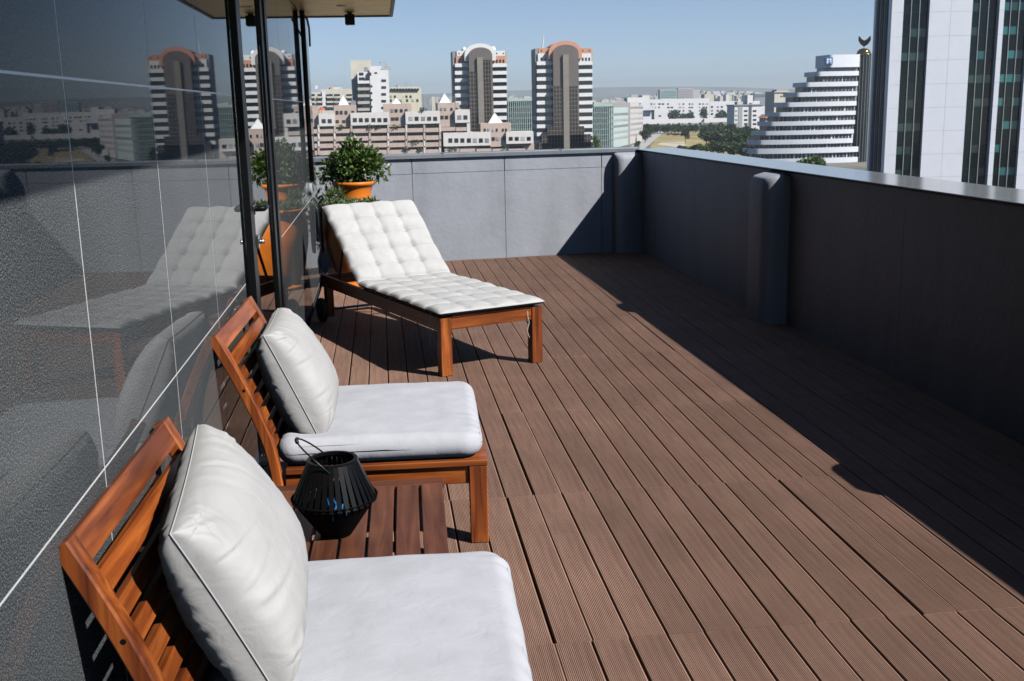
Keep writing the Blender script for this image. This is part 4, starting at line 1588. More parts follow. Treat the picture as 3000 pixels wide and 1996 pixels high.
# ---- twin towers with white bands ------------------------------------------
def band_tower(xc0, xc1, ytop, strip_px, lw, rw, y_band0, period, bh, D, glassL, glassR, label, flare, roofcol):
    t = croot('banded_tower', (xc0 + xc1) / 2, D, label, 'tower', 'twin banded towers')
    X0, X1, _, ZT = frect(xc0, xc1, ytop, ytop + 30, D)
    wdt = X1 - X0
    # central slab with a barrel top
    pts = [(X0, GZ), (X1, GZ)]
    arc = []
    rise = wdt * 0.34
    for i in range(17):
        a = i / 16 * pi
        arc.append(((X0 + X1) / 2 + wdt / 2 * cos(a), ZT - rise + rise * sin(a) ** 0.9))
    MB().prism(pts + arc, 'y', D, D + 18).build('central_slab', 'c_brown', t, world=True)
    # pale roof vault behind it
    arc2 = [((X0 + X1) / 2 + (wdt / 2 + 1.6) * cos(i / 16 * pi), ZT - rise + 0.3 + (rise + 1.3) * sin(i / 16 * pi) ** 0.9) for i in range(17)]
    MB().prism([(X0 - 1.6, ZT - rise - 2), (X1 + 1.6, ZT - rise - 2)] + arc2, 'y', D + 1.2, D + 16).build('roof_vault', roofcol, t, world=True)
    cbox('stair_strip', 'c_strip', t, strip_px[0], strip_px[1], strip_px[2], 470, D, 1, 0.9)
    cbox('curtain_wall', 'c_gridglass', t, xc0 + 2, strip_px[0] - 1, glassL, 470, D, 0.4, 0.35)
    cbox('curtain_wall', 'c_gridglass', t, strip_px[1] + 1, xc1 - 2, glassR, 470, D, 0.4, 0.35)
    dw = 2.2
    for (x0, x1) in (lw, rw):
        ytp = y_band0
        W = body('wing_core', 'c_darkgrey', t, x0 + 1.5, x1 - 1.5, y_band0 + bh * 0.5, D + dw + 0.4, 14)
        k = 0
        y = y_band0
        while y < 440:
            cbox('white_band', 'c_white', t, x0, x1, y, y + bh, D + dw, 15)
            cbox('window_band', 'c_bandglass', t, x0 + 1, x1 - 1, y + bh + 0.25, y + period - 0.25, D + dw + 0.3, 0.3)
            y += period
        # set-back orange top storeys
        top = ytop + 10
        oa = cbox('top_storey', roofcol if roofcol != 'c_white' else 'c_white', t, x0 + 5, x1 - 5, top, top + 15, D + 4, 9)
        ob = cbox('top_storey', 'c_orange' if roofcol == 'c_white' else 'c_white', t, x0 + 3, x1 - 4, top + 15.3, y_band0 - 0.2, D + 3.4, 10)
        for q in (0.2, 0.48, 0.76):
            xw = x0 + 3 + (x1 - x0 - 7) * q
            cbox('window', 'c_window', ob, xw, xw + 5, y_band0 - 11, y_band0 - 2, D + 3.4, 0.05, 0.1)
            if q != 0.48:
                cbox('window', 'c_window', oa, xw + 1, xw + 4, top + 6, top + 9.5, D + 4, 0.05, 0.1)
        cbox('roof_frame', 'c_beige', t, x0 - 1 if x0 < xc0 else x1 - 4, x0 + 7 if x0 < xc0 else x1 + 2, top + 2, y_band0 - 1, D + 6, 8)
    # blank slab at the far left side
    X0s, X1s, _, Zs = frect(lw[0] - 9, lw[0] - 0.5, ytop + 13, ytop + 40, D + 8)
    wbox('side_slab', 'c_grey', t, X0s, X1s, D + 4, D + 16, GZ, Zs)
    for (x0, x1, y0) in flare:
        cbox('podium_glass', 'c_gridglass', t, x0, x1, y0, 475, D - 0.6, 2.4)
    return t


tA = band_tower(1373, 1442, 139, (1401, 1418, 168), (1333, 1373), (1443, 1485), 186, 22.1, 10.8, 450.0, 210, 176,
                'banded tower with white roof vault and round tanks, the shorter of the twins', [], 'c_white')
tB = band_tower(1620, 1695, 131, (1650, 1667, 160), (1573, 1620), (1695, 1736), 180, 23.1, 10.8, 445.0, 253, 253,
                'banded tower with orange roof vault and tall mast, the taller of the twins', [(1605, 1712, 371), (1588, 1732, 395), (1580, 1738, 418)], 'c_orange')
x, z = at_y(1589, 147, 450)
MB().tube([(x, 452, z), (x + 0.5, 452, z + 2.0), (x + 0.9, 452, at_y(1593, 103, 450)[1])], [0.35, 0.28, 0.16], 6).build('mast', 'c_white_cool', tB, world=True)
for px, py, nm in ((1361, 147, 0), (1446, 145, 1), (1378, 145, 0)):
    x, z = at_y(px, py, 454)
    MB().lathe([(0.02, -1.2), (1.0, -0.8), (1.15, 0.3), (0.6, 1.1), (0.02, 1.3)], 12, (x, 456, z), False, False).build('roof_tank', 'c_white', tA, smooth=True, world=True)
x, z = at_y(1382, 140, 450)
MB().tube([(x, 458, z), (x, 458, at_y(1382, 116, 450)[1])], 0.09, 5).build('aerial', 'c_white_cool', tA, world=True)

# ---- white apartment tower --------------------------------------------------
DW = 480.0
wt = croot('white_tower_block', 1090, DW, 'slim white apartment tower with ochre balconies', 'building')
body('wall', 'c_white', wt, 1083, 1138, 204, DW, 16)
body('wall', 'c_white', wt, 1047, 1083, 211, DW + 1.6, 14)
cbox('rear_slab', 'c_cream', wt, 1028, 1088, 177, 240, DW + 12, 6)
body('side_wall', 'c_grey', wt, 1030, 1047, 232, DW + 5, 10)  # grey colour stands in for shade on the white tower's side face
cbox('penthouse', 'c_white', wt, 1084, 1118, 194, 205, DW + 2, 9)
cbox('roof_rail', 'c_palegreen', wt, 1117, 1138, 200, 204, DW - 0.1, 10)
cbox('chimney', 'c_grey', wt, 1066, 1077, 197, 212, DW + 3, 3)
for k in range(6):
    y = 228 + k * 20
    if k < 5:
        cbox('balcony_front', 'c_beige' if k else 'c_white', wt, 1048, 1083, y + 9, y + 17, DW + 0.1, 1.4)
    cbox('window', 'c_window', wt, 1052, 1067, y - 1, y + 7, DW + 1.6, 0.05, 0.12)
    cbox('window', 'c_strip' if k in (1, 2) else 'c_blind', wt, 1069, 1080, y - 1, y + 7, DW + 1.6, 0.05, 0.12)
    cbox('window', 'c_window', wt, 1117.5, 1131, y + 5, y + 12, DW, 0.05, 0.12)
    if k > 0:
        cbox('window', 'c_window', wt, 1084, 1091, y + 2, y + 8, DW, 0.05, 0.12)
cbox('window', 'c_window', wt, 1052, 1065, 213, 221, DW + 1.6, 0.05, 0.12)
cbox('window', 'c_window', wt, 1077, 1088, 213, 221, DW - 0.05, 0.05, 0.12)
cbox('window', 'c_window', wt, 1097, 1105, 212, 216, DW, 0.05, 0.12)

# ---- cream and yellow blocks behind ----------------------------------------
DC = 620.0
cb = croot('cream_apartments', 980, DC, 'cream apartment block with deep balconies beside the white tower')
body('wall', 'c_cream', cb, 880, 1033, 270, DC, 15)
cbox('roof_parapet', 'c_cream', cb, 940, 1033, 261, 272, DC + 1, 12)
cbox('lift_house', 'c_white', cb, 960, 1000, 256, 264, DC + 5, 6)
for (y) in (276, 290, 303):
    for xa, w in ((884, 18), (906, 16), (931, 14), (958, 17), (979, 17), (1015, 16)):
        cbox('window', 'c_window', cb, xa, xa + w, y, y + 6, DC, 0.05, 0.2)
        cbox('balcony_front', 'c_cream', cb, xa - 1, xa + w + 1, y + 6.5, y + 11.5, DC - 1.2, 1.2)
cbox('pier', 'c_white', cb, 944, 954, 268, 312, DC - 0.6, 1.2)
cbox('recess', 'c_darkgrey', cb, 951, 958, 278, 303, DC - 0.1, 0.2)
yb = croot('yellow_apartments', 1190, DC, 'pale yellow block with a dark row of attic windows')
body('wall', 'c_yellow', yb, 1140, 1234, 260, DC - 30, 15)
cbox('attic', 'c_yellow', yb, 1142, 1230, 255, 262, DC - 29, 12)
windows(yb, [1144 + 8.6 * k for k in range(10)], 259.5, 264.5, DC - 30, 6, blind=0.05, front=1.0)
windows(yb, [1142, 1154, 1188, 1200], 280, 287, DC - 30, 6, blind=0.3)
windows(yb, [1142, 1154, 1190, 1206, 1220], 291, 299, DC - 30, 6, blind=0.3)

ra = random.Random(77)
for par, xa, xb, yt, D in ((cb, 890, 1030, 258, DC + 4), (yb, 1144, 1228, 255, DC - 26), (wt, 1086, 1134, 200, DW + 5), (pk, 984, 1040, 306, DP + 5), (pk, 1128, 1200, 302, DP + 5), (pk, 1286, 1340, 299, DP + 5)):
    for k in range(4):
        px = ra.uniform(xa, xb)
        x, z = at_y(px, yt, D)
        hh = ra.uniform(1.2, 3.2)
        MB().tube([(x, D, z - 1.5), (x, D, z + hh)], 0.05, 4).tube([(x - 0.6, D, z + hh * 0.8), (x + 0.6, D, z + hh * 0.8)], 0.04, 4).build('aerial', 'c_grey', par, world=True)
        if k < 2:
            x, z = at_y(ra.uniform(xa, xb), yt, D)
            wbox('air_unit', ra.choice(('c_white', 'c_grey', 'c_beige')), par, x, x + ra.uniform(0.9, 2.2), D, D + 1.5, z - 0.6, z + ra.uniform(0.5, 1.3))

# ---- teal office buildings --------------------------------------------------
def office(name, x0, x1, ytop, ybot, D, dep, label, n_floor, period):
    o = croot(name, (x0 + x1) / 2, D, label, 'building', 'teal gridded offices')
    body('wall', 'c_darkgrey', o, x0, x1, ytop, D + 0.5, dep)
    cbox('roof_plant', 'c_palegreen', o, x0 + 2, x1 - 3, ytop - 7, ytop, D + 2, dep - 4)
    y = ytop
    while y < 430:
        cbox('floor_band', 'c_teal', o, x0, x1, y, y + 3.2, D, 0.6)
        y += period
    n = int((x1 - x0) / 5.8)
    for k in range(n + 1):
        xx = x0 + (x1 - x0) * k / n
        cbox('fin', 'c_palegreen', o, xx - 0.9, xx + 0.9, ytop + 3, 435, D - 0.1, 0.5)
    return o


office('teal_office', 1485, 1563, 296, 400, 560.0, 20, 'teal gridded office seen between the two banded towers', 8, 16.3)
of = office('teal_office', 1737, 1797, 312, 432, 540.0, 20, 'teal gridded office with a long receding pale side wing', 8, 16.3)
# receding side: green then pink stretch
X1 = at_y(1797, 370, 540.0)[0]


def side_wall(parent, xa, xb, Da, ytopa, mat, nband, name):
    """facade running away from the camera: starts at px xa on plane Da, ends at px xb"""
    XA = at_y(xa, 370, Da)[0]
    ztop = at_y(xa, ytopa, Da)[1]
    # direction of the street: slopes away
    d = ray(xb, 370)
    # choose far end so the wall runs with slope dx/dy = 0.17
    sl = 0.40
    t = (XA - sl * Da) / (d[0] - sl * d[1])
    XB, DB = d[0] * t, d[1] * t
    P = [(XA, Da), (XB, DB), (XB - 14, DB + 2), (XA - 14, Da + 2)]
    MB().prism(P, 'z', GZ, ztop).build(name, mat, parent, world=True)
    fl = 3.0
    z = GZ + 4
    k = 0
    while z < ztop - 1.2:
        b = MB()
        q = [(XA + 0.12, Da + 0.3), (XB + 0.12, DB - 0.3), (XB - 0.05, DB - 0.3), (XA - 0.05, Da + 0.3)]
        b.prism(q, 'z', z, z + 1.1).build('window_band', 'c_blind', parent, world=True)
        z += fl
    return DB, ztop


D2, zt = side_wall(of, 1797, 1840, 540.0, 316, 'c_palegreen', 8, 'side_wall')
cbox('roof_plant', 'c_palegreen', of, 1740, 1835, 299, 309, 600, 10)
pw = croot('pale_pink_office', 1865, D2 + 8, 'pale pink banded office at the end of the teal office')
D3, zt2 = side_wall(pw, 1846, 1883, D2 + 8, 300, 'c_palepink', 8, 'wall')
cbox('stair_shaft', 'c_darkgrey', pw, 1840, 1847, 300, 440, D2 + 9, 6)
cbox('roof_plant', 'c_white', pw, 1838, 1884, 286, 302, D2 + 40, 8)

# ---- white long slab and its surroundings ----------------------------------
DL = 1150.0
wl = croot('white_slab_block', 1990, DL, 'long white slab block on the far side of the trees')
body('wall', 'c_white', wl, 1902, 2079, 290, DL, 18)
body('wall', 'c_white', wl, 1882, 1903, 280, DL - 5, 18)
cbox('setback', 'c_white_cool', wl, 1884, 1918, 314, 326, DL - 8, 6)
for y in (303, 313, 323, 333):
    for xa in (1906, 1915, 1929, 1939, 1955, 1965, 1989, 2000, 2018, 2025, 2048, 2058, 2068):
        if R.random() < 0.82:
            w = R.choice((4, 5, 7))
            cbox('window', R.choice(('c_window', 'c_blind', 'c_window')), wl, xa, xa + w, y, y + 4, DL, 0.05, 0.2)
w2 = croot('white_wing_block', 2110, DL + 20, 'lower white block beyond the big trees')
body('wall', 'c_white', w2, 2079.5, 2160, 297, DL + 20, 18)
for y in (311, 322, 332):
    for xa in (2083, 2100, 2112, 2130, 2142):
        cbox('window', R.choice(('c_window', 'c_blind')), w2, xa, xa + 6, y, y + 5, DL + 20, 0.05, 0.2)
wh = croot('white_villa', 1935, DL - 60, 'low white house in front of the long white slab')
cbox('wall', 'c_white', wh, 1917, 1959, 318, 356, DL - 60, 14)
cbox('garage', 'c_white', wh, 1884, 1917, 333, 356, DL - 58, 14)
cbox('window', 'c_bandglass', wh, 1885, 1916, 323.5, 328.5, DL - 61, 0.4)
cbox('roof', 'c_white_cool', wh, 1883, 1917.5, 317, 323, DL - 61, 8)
cbox('window', 'c_window', wh, 1930, 1937, 338, 342, DL - 60, 0.05, 0.2)
vd = croot('white_viaduct', 2010, DL - 120, 'long white viaduct wall above the orchard trees', 'viaduct')
cbox('deck', 'c_white', vd, 1882, 2062, 349, 361, DL - 120, 8)
cbox('deck', 'c_white', vd, 2063, 2152, 346.5, 358, DL - 122, 8)
for k in range(9):
    xx = 1895 + k * 31
    X0, X1, Z0, Z1 = frect(xx, xx + 5, 359, 366, DL - 117)
    wbox('pier', 'c_beige', vd, X0, X1, DL - 117, DL - 115, GZ, Z1)


def far_block(px0, px1, y0, D, mat, label, nb=0, bandm='c_window', group=None, ybot=380, cat='building', dep=16):
    o = croot('far_building', (px0 + px1) / 2, D, label, cat, group)
    body('wall', mat, o, px0, px1, y0, D, dep)
    for k in range(nb):
        y = y0 + 3 + k * 4.6
        cbox('window_band', bandm, o, px0 + 2, px1 - 2, y, y + 2.0, D, 0.05, 0.3)
    return o


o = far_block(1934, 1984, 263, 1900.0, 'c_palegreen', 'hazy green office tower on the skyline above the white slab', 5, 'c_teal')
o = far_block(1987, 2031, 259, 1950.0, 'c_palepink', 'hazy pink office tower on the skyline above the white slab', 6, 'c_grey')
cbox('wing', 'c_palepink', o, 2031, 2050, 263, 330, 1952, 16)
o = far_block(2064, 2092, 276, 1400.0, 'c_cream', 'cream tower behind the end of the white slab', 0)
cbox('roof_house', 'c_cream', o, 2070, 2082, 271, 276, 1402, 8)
o = far_block(2269, 2313, 268, 640.0, 'c_cream', 'cream block rising behind the stepped white building', 1)
cbox('attic', 'c_beige', o, 2275, 2308, 263, 268, 642, 8)
windows(o, [2286, 2296], 281, 284, 640.0, 7)
o = far_block(2210, 2272, 274, 1300.0, 'c_grey', 'long grey green block behind the white apartments', 2, 'c_teal')
o = croot('tiled_house', 2250, 600.0, 'small house with an orange tiled roof beside the stepped white building', 'house')
cbox('wall', 'c_beige', o, 2242, 2290, 345, 372, 600.0, 10)
X0, X1, Z0, Z1 = frect(2240, 2268, 335, 346, 599.0)
MB().prism([(X0, Z0), (X1, Z0), ((X0 + X1) / 2, Z1)], 'y', 599.0, 611.0).build('roof', 'c_orange', o, world=True)
# white apartments
DA = 720.0
wa = croot('white_apartments', 2190, DA, 'white apartment house with columns of small windows behind the trees')
body('wall', 'c_white', wa, 2152, 2232, 309, DA, 16)
cbox('cornice', 'c_grey', wa, 2150, 2236, 306, 309.5, DA - 0.6, 17)
cbox('recess', 'c_blind', wa, 2163, 2175, 312, 375, DA - 0.2, 0.3)
cbox('recess', 'c_darkgrey', wa, 2194, 2202, 302, 375, DA - 0.2, 0.3)
for y in (323, 336, 349, 361):
    for xa in (2180, 2206):
        cbox('window', 'c_window', wa, xa, xa + 10, y, y + 5, DA, 0.05, 0.15)
    cbox('window', 'c_blind', wa, 2154, 2160, y, y + 5, DA, 0.05, 0.15)
body('rear_wing', 'c_white_cool', wa, 2228, 2246, 312, DA + 12, 10)
for (xa, xb, y0, m_) in ((2190, 2206, 279, 'c_white'), (2205, 2226, 296, 'c_white'), (2160, 2176, 298, 'c_cream')):
    body('roof_house', m_, wa, xa, xb, y0, DA + 10, 6, ybot=312)
# far hazy skyline: small countable blocks, then a mass
rf = random.Random(21)
ORD2 = 'first second third fourth fifth sixth seventh eighth ninth tenth eleventh twelfth thirteenth fourteenth fifteenth sixteenth seventeenth eighteenth nineteenth twentieth twenty-first twenty-second'.split()
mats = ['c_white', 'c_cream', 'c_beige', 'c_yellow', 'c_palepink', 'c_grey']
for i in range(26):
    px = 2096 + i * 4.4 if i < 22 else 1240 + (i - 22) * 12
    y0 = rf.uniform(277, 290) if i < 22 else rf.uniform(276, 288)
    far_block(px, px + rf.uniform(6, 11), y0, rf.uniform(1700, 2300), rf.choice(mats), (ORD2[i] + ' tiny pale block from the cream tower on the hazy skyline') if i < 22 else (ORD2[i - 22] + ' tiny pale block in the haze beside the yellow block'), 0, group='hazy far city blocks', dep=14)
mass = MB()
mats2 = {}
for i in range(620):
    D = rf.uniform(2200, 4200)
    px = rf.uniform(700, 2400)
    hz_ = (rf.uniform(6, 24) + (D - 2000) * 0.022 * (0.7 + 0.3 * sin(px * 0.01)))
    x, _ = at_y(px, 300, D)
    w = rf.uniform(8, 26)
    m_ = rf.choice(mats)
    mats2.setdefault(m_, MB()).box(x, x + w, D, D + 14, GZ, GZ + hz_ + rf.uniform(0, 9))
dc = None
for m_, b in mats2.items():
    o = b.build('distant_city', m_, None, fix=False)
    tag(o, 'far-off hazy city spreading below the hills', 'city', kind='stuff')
# hills
for hi, (D, amp, seed) in enumerate(((3300, 62, 1), (4800, 105, 4), (6500, 150, 7))):
    n, k = 90, 8
    P = np.zeros((n, k, 3))
    xs_ = np.linspace(-0.75 * D, 0.95 * D, n)
    prof = vnoise(np.c_[xs_ / D, np.full(n, seed * 1.0)], seed, 4.0) * 0.5 + vnoise(np.c_[xs_ / D, np.full(n, seed * 1.0)], seed + 2, 11.0) * 0.22
    for j in range(k):
        f = sin(j / (k - 1) * pi * 0.5)
        P[:, j, 0] = xs_
        P[:, j, 1] = D + j * 90
        P[:, j, 2] = GZ - 2 + f * amp * (0.72 + 0.5 * prof)
    tag(MB().grid(P).build('hill', 'hillmat', smooth=True), 'long hazy hill on the skyline', 'hill', kind='structure')

# ---- stepped white building with convex bands ------------------------------
DS = 365.0
sb = croot('stepped_building', 2370, DS, 'stepped white office building with curved white bands and ribbon windows')


def arc_band(xl, xr, ytop, ybot, D, inset, mat, name, sag, dep=10.0, parent=None):
    """band following a convex curve in plan: bulges towards the camera in the middle"""
    Xl, Xr = at_y(xl, 330, D)[0], at_y(xr, 330, D)[0]
    zt = at_y(2400, ytop, D)[1]
    zb = at_y(2400, ybot, D)[1]
    # one common curve for all the floors, measured on the widest floor
    XA, XB = at_y(2190, 330, D)[0], at_y(2540, 330, D)[0]
    def curve(X):
        u = (X - XA) / (XB - XA)
        return D - sag * 4 * u * (1 - u) + 6.0 * (1 - u) ** 2
    for _ in range(4):
        Xl = at_y(xl, 330, curve(Xl) + 2.8)[0] + 0.5
        Xr = at_y(xr, 330, curve(Xr))[0]
    n = 26
    P = []
    for i in range(n + 1):
        X = Xl + (Xr - Xl) * (i / n) ** 1.7
        u = (X - XA) / (XB - XA)
        yv = D - sag * 4 * u * (1 - u) * 1.0 + 6.0 * (1 - u) ** 2 + inset
        dl_ = (X - Xl) / 1.8
        if dl_ < 1:
            yv += 1.8 * (1 - math.sqrt(max(0.0, 1 - (1 - dl_) ** 2)))
        P.append((X, yv))
    return P, zt, zb


def band(xl, xr, ytop, ybot, inset, mat, name, parent, dep=9.0):
    P, zt, zb = arc_band(xl, xr, ytop, ybot, DS, inset, mat, name, 3.0)
    back = [(x, y + dep) for x, y in reversed(P)]
    return MB().prism(P + back, 'z', zb, zt).build(name, mat, parent, world=True)


lev = [(2374, 2511, 210.5, 224), (2341, 2510, 241, 254.5), (2313, 2509, 270, 283), (2286, 2508, 298.5, 312), (2261, 2507, 327, 339), (2238, 2506, 354, 366.5), (2221, 2504, 381, 393.5), (2207, 2502, 407.5, 421), (2196, 2540, 432.5, 448), (2200, 2540, 463, 480)]
cap = band(2406, 2512, 162, 199, 0.0, 'c_white_cool', 'roof_block', sb)
band(2408, 2512, 199.3, 210, 1.2, 'c_blind', 'window_strip', sb, 7)
for i, (xl, xr, y0, y1) in enumerate(lev):
    band(xl, xr, y0, y1, 0.0, 'c_white_cool', 'white_band', sb)
    ynext = lev[i + 1][2] if i + 1 < len(lev) else 500
    band(xl + 4, xr, y1 + 0.2, ynext - 0.2, 0.9, 'c_ribbon', 'window_strip', sb, 7)
    # piers between the panes
    Pn, zt, zb = arc_band(xl + 4, xr, y1 + 0.2, ynext - 0.2, DS, 0.75, '', '', 3.0)
    npier = int((xr - xl) / 11.5)
    for k in range(npier):
        xx = xl + 8 + k * (xr - xl - 10) / npier
        Xp = Pn[0][0] + (Pn[-1][0] - Pn[0][0]) * (k + 0.6) / npier
        yv = np.interp(Xp, [p[0] for p in Pn], [p[1] for p in Pn])
        pw_ = rf.choice((0.22, 0.3, 0.4, 0.62))
        wbox('pier', rf.choice(('c_white_cool', 'c_blind', 'c_grey', 'c_strip')), sb, Xp, Xp + pw_, yv, yv + 0.4, zb + 0.02, zt - 0.02)
# glass drum, gold dome and wing sculpture
cxp = 2533
cx, _ = at_y(cxp, 300, DS - 1)
rdm = (at_y(2554, 300, DS)[0] - at_y(2512, 300, DS)[0]) / 2
ztop = at_y(cxp, 160, DS)[1]
MB().lathe([(rdm, GZ), (rdm, ztop)], 28, (cx, DS + 1.5, 0), False, True).build('glass_drum', 'c_tower_glass', sb, smooth=False, world=True)
for k in range(9):
    a = pi + k / 8 * pi
    x, y = cx + (rdm + 0.04) * cos(a), DS + 1.5 + (rdm + 0.04) * sin(a)
    wbox('drum_mullion', 'c_grey', sb, x - 0.05, x + 0.05, y - 0.05, y + 0.05, GZ, ztop - 0.05)
dm = MB().lathe([(rdm * 1.08, 0), (rdm * 1.08, 0.25), (rdm * 0.90, 0.3), (rdm * 0.84, 1.1), (rdm * 0.62, 1.7), (rdm * 0.3, 2.05), (0.02, 2.15)], 28, (cx, DS + 1.5, ztop + 0.02), True, False).build('gold_dome', 'c_gold', sb, smooth=True, world=True)
# wing emblem
sw = root('wing_sculpture', (cx, DS + 1.5, ztop + 2.15), 'dark wing shaped sculpture on top of the gold dome', 'sculpture')
MB().tube([(0, 0, -0.02), (0, 0, 0.7)], 0.10, 8).build('stem', 'c_brown', sw)
for s in (-1, 1):
    pts = [(0.0, 0.5), (s * 1.3, 1.25), (s * 2.25, 2.6), (s * 2.2, 3.9), (s * 1.95, 4.0), (s * 0.9, 2.95), (0.0, 2.55)]
    b = MB()
    n = len(pts)
    b.v = [(x * 0.98, -0.12 - abs(x) * 0.10, z) for x, z in pts] + [(x * 0.98, 0.12 - abs(x) * 0.10, z) for x, z in pts]
    b.f = [tuple(range(n)), tuple(range(2 * n - 1, n - 1, -1))] + [(i, n + i, n + (i + 1) % n, (i + 1) % n) for i in range(n)]
    b.build('wing', 'black_metal', sw)
# blue logo panel with white marks
lx0, lx1, lz0, lz1 = frect(2408.5, 2431.5, 169, 191, DS)
u_ = (lx0 + lx1) / 2
XA, XB = at_y(2190, 330, DS)[0], at_y(2540, 330, DS)[0]
uu = (u_ - XA) / (XB - XA)
ly = DS - 3.0 * 4 * uu * (1 - uu) + 6 * (1 - uu) ** 2
lo = wbox('logo_panel', 'c_logo_blue', sb, lx0, lx1, ly - 0.5, ly + 0.1, lz0, lz1, 0.15)
lw_, lh_ = lx1 - lx0, lz1 - lz0


def disc(cx_, cz_, r_):
    b = MB()
    P = [(cx_ + r_ * cos(i / 16 * 2 * pi), cz_ + r_ * sin(i / 16 * 2 * pi)) for i in range(16)]
    b.prism(P, 'y', ly - 0.58, ly - 0.49).build('logo_mark', 'c_logo_white', lo, world=True)


disc(lx0 + lw_ * 0.34, lz0 + lh_ * 0.70, lw_ * 0.14)
disc(lx0 + lw_ * 0.68, lz0 + lh_ * 0.70, lw_ * 0.14)


def poly(pts):
    MB().prism([(lx0 + lw_ * a, lz0 + lh_ * b) for a, b in pts], 'y', ly - 0.58, ly - 0.49).build('logo_mark', 'c_logo_white', lo, world=True)


poly([(0.22, 0.16), (0.30, 0.16), (0.46, 0.32), (0.44, 0.46), (0.36, 0.50), (0.22, 0.50)])
poly([(0.70, 0.14), (0.78, 0.14), (0.84, 0.50), (0.56, 0.50), (0.58, 0.40), (0.72, 0.40)])

# ---- tall white and glass tower at the right -------------------------------
TA = radians(7.0)
OX, _ = at_y(2615, 0, 150.0)
tt = root('glass_tower', (OX, 150.0, GZ), 'tall tower of white panels and dark green glass strips', 'tower', None, -TA)


def txl(px):
    """distance along the facade from its left corner for an edge seen at px (top row of the picture)"""
    d = ray(px, 0)
    e = (cos(TA), -sin(TA))
    # O + s e = t d
    det = e[0] * (-d[1]) - (-d[0]) * e[1]
    return (-OX * (-d[1]) - (-d[0]) * (-150.0)) / det


XE = [txl(p) for p in (2615, 2649, 2724, 2850, 2927, 2942, 3016, 3120)]
HT = 62.0
ST = 69.0 * 150.0 / FOC
zr = at_y(2790, 36, 150.0)[1] - GZ
zc = [zr + (k - 14) * ST for k in range(28)]
zc = [(a, b) for a, b in zip(zc[:-1], zc[1:]) if b > 4 and a < 46]


def lbox(name, mat, parent, *v):
    return MB().box(*v).build(name, mat, parent, fix=False)


lbox('core', 'c_darkgrey', tt, 0.3, XE[-1], 0.85, 7.6, 0, HT)
lbox('rear_core', 'c_darkgrey', tt, 8.0, XE[-1], 7.61, 20, 0, HT - 1)
for (i0, i1, ncol, yo) in ((0, 1, 1, 0.0), (2, 3, 2, -0.15), (4, 5, 1, -0.35), (6, 7, 2, -0.15)):
    wd = (XE[i1] - XE[i0]) / ncol
    for k in range(ncol):
        for (z0, z1) in zc:
            lbox('panel', 'c_tower_white', tt, XE[i0] + k * wd + 0.012, XE[i0] + (k + 1) * wd - 0.012, yo, 0.80, z0 + 0.012, z1 - 0.012)
    lbox('panel_joint', 'c_grey', tt, XE[i0] + 0.02, XE[i1] - 0.02, yo + 0.035, 0.84, 0, HT - 0.2)
for (i0, i1) in ((1, 2), (3, 4), (5, 6)):
    wd = (XE[i1] - XE[i0]) / 3
    for ri_, (z0, z1) in enumerate(zc):
        row = (ri_ * 5 + i0 * 3) % 5 == 0
        for k in range(3):
            x0, x1 = XE[i0] + k * wd + 0.04, XE[i0] + (k + 1) * wd - 0.04
            zs_ = z0 + ST * 0.34
            hit = (row and rf.random() < 0.7) or rf.random() < 0.04
            lbox('glass_pane', 'c_tower_glass', tt, x0, x1, 0.45, 0.6, zs_ + 0.01, z1 - 0.01)
            lbox('spandrel', 'c_tower_teal' if hit else ('c_tower_green' if rf.random() < .35 else 'c_tower_glass'), tt, x0, x1, 0.43, 0.6, z0 + 0.01, zs_ - 0.01)
    for k in range(1, 3):
        x = XE[i0] + k * wd
        lbox('mullion', 'c_tower_mullion', tt, x - 0.035, x + 0.035, 0.3, 0.62, 0, HT - 0.5)
# shaded side face with vertical stripes and a white end fin
lbox('end_fin', 'c_tower_white', tt, -0.05, 0.29, 6.8, 7.6, 0, HT)
lbox('corner_fin', 'c_tower_white', tt, -0.02, 0.29, 0.001, 1.3, 0, HT)
for k in range(6):
    y0 = 1.32 + k * 0.91
    for (z0, z1) in zc:
        lbox('glass_pane', 'c_bandglass', tt, 0.12, 0.29, y0 + 0.1, y0 + 0.86, z0 + 0.01, z1 - 0.01)
    lbox('mullion', 'c_darkgrey' if k % 2 else 'c_grey', tt, 0.0, 0.28, y0 - 0.06, y0 + 0.08, 0, HT - 0.4)

# ---- trees -----------------------------------------------------------------
def tree_meshes(seed, mat):
    rg = random.Random(seed)
    mb = MB()
    blobs = []
    for i in range(11):
        a = rg.uniform(0, 2 * pi)
        r_ = rg.uniform(0, 2.6)
        blobs.append((r_ * cos(a), r_ * sin(a), rg.uniform(3.0, 7.2), rg.uniform(1.2, 2.1)))
    blobs.append((0, 0, 5.2, 2.6))
    for (x, y, z, r_) in blobs:
        leaves(mb, 85, (x, y, z), (r_, r_, r_ * 0.85), 0.95, rg, 0.55, 0.2, 0.75)
    me = mb.mesh('crown')
    me.materials.append(MATS[mat])
    tk = MB().tube([(0, 0, 0), (0.05, 0.03, 2.2), (0.0, 0.1, 4.6)], [0.3, 0.24, 0.12], 7)
    for i in range(4):
        a = i * 1.7
        tk.tube([(0.03, 0.03, 2.0 + 0.4 * i), (1.2 * cos(a), 1.2 * sin(a), 4.0 + 0.4 * i)], [0.13, 0.05], 5)
    tm = tk.mesh('trunk')
    tm.materials.append(MATS['trunkmat'])
    return me, tm


TV = [tree_meshes(s, 'leaf_tree') for s in (1, 2, 3)] + [tree_meshes(9, 'leaf_tree_bright')]


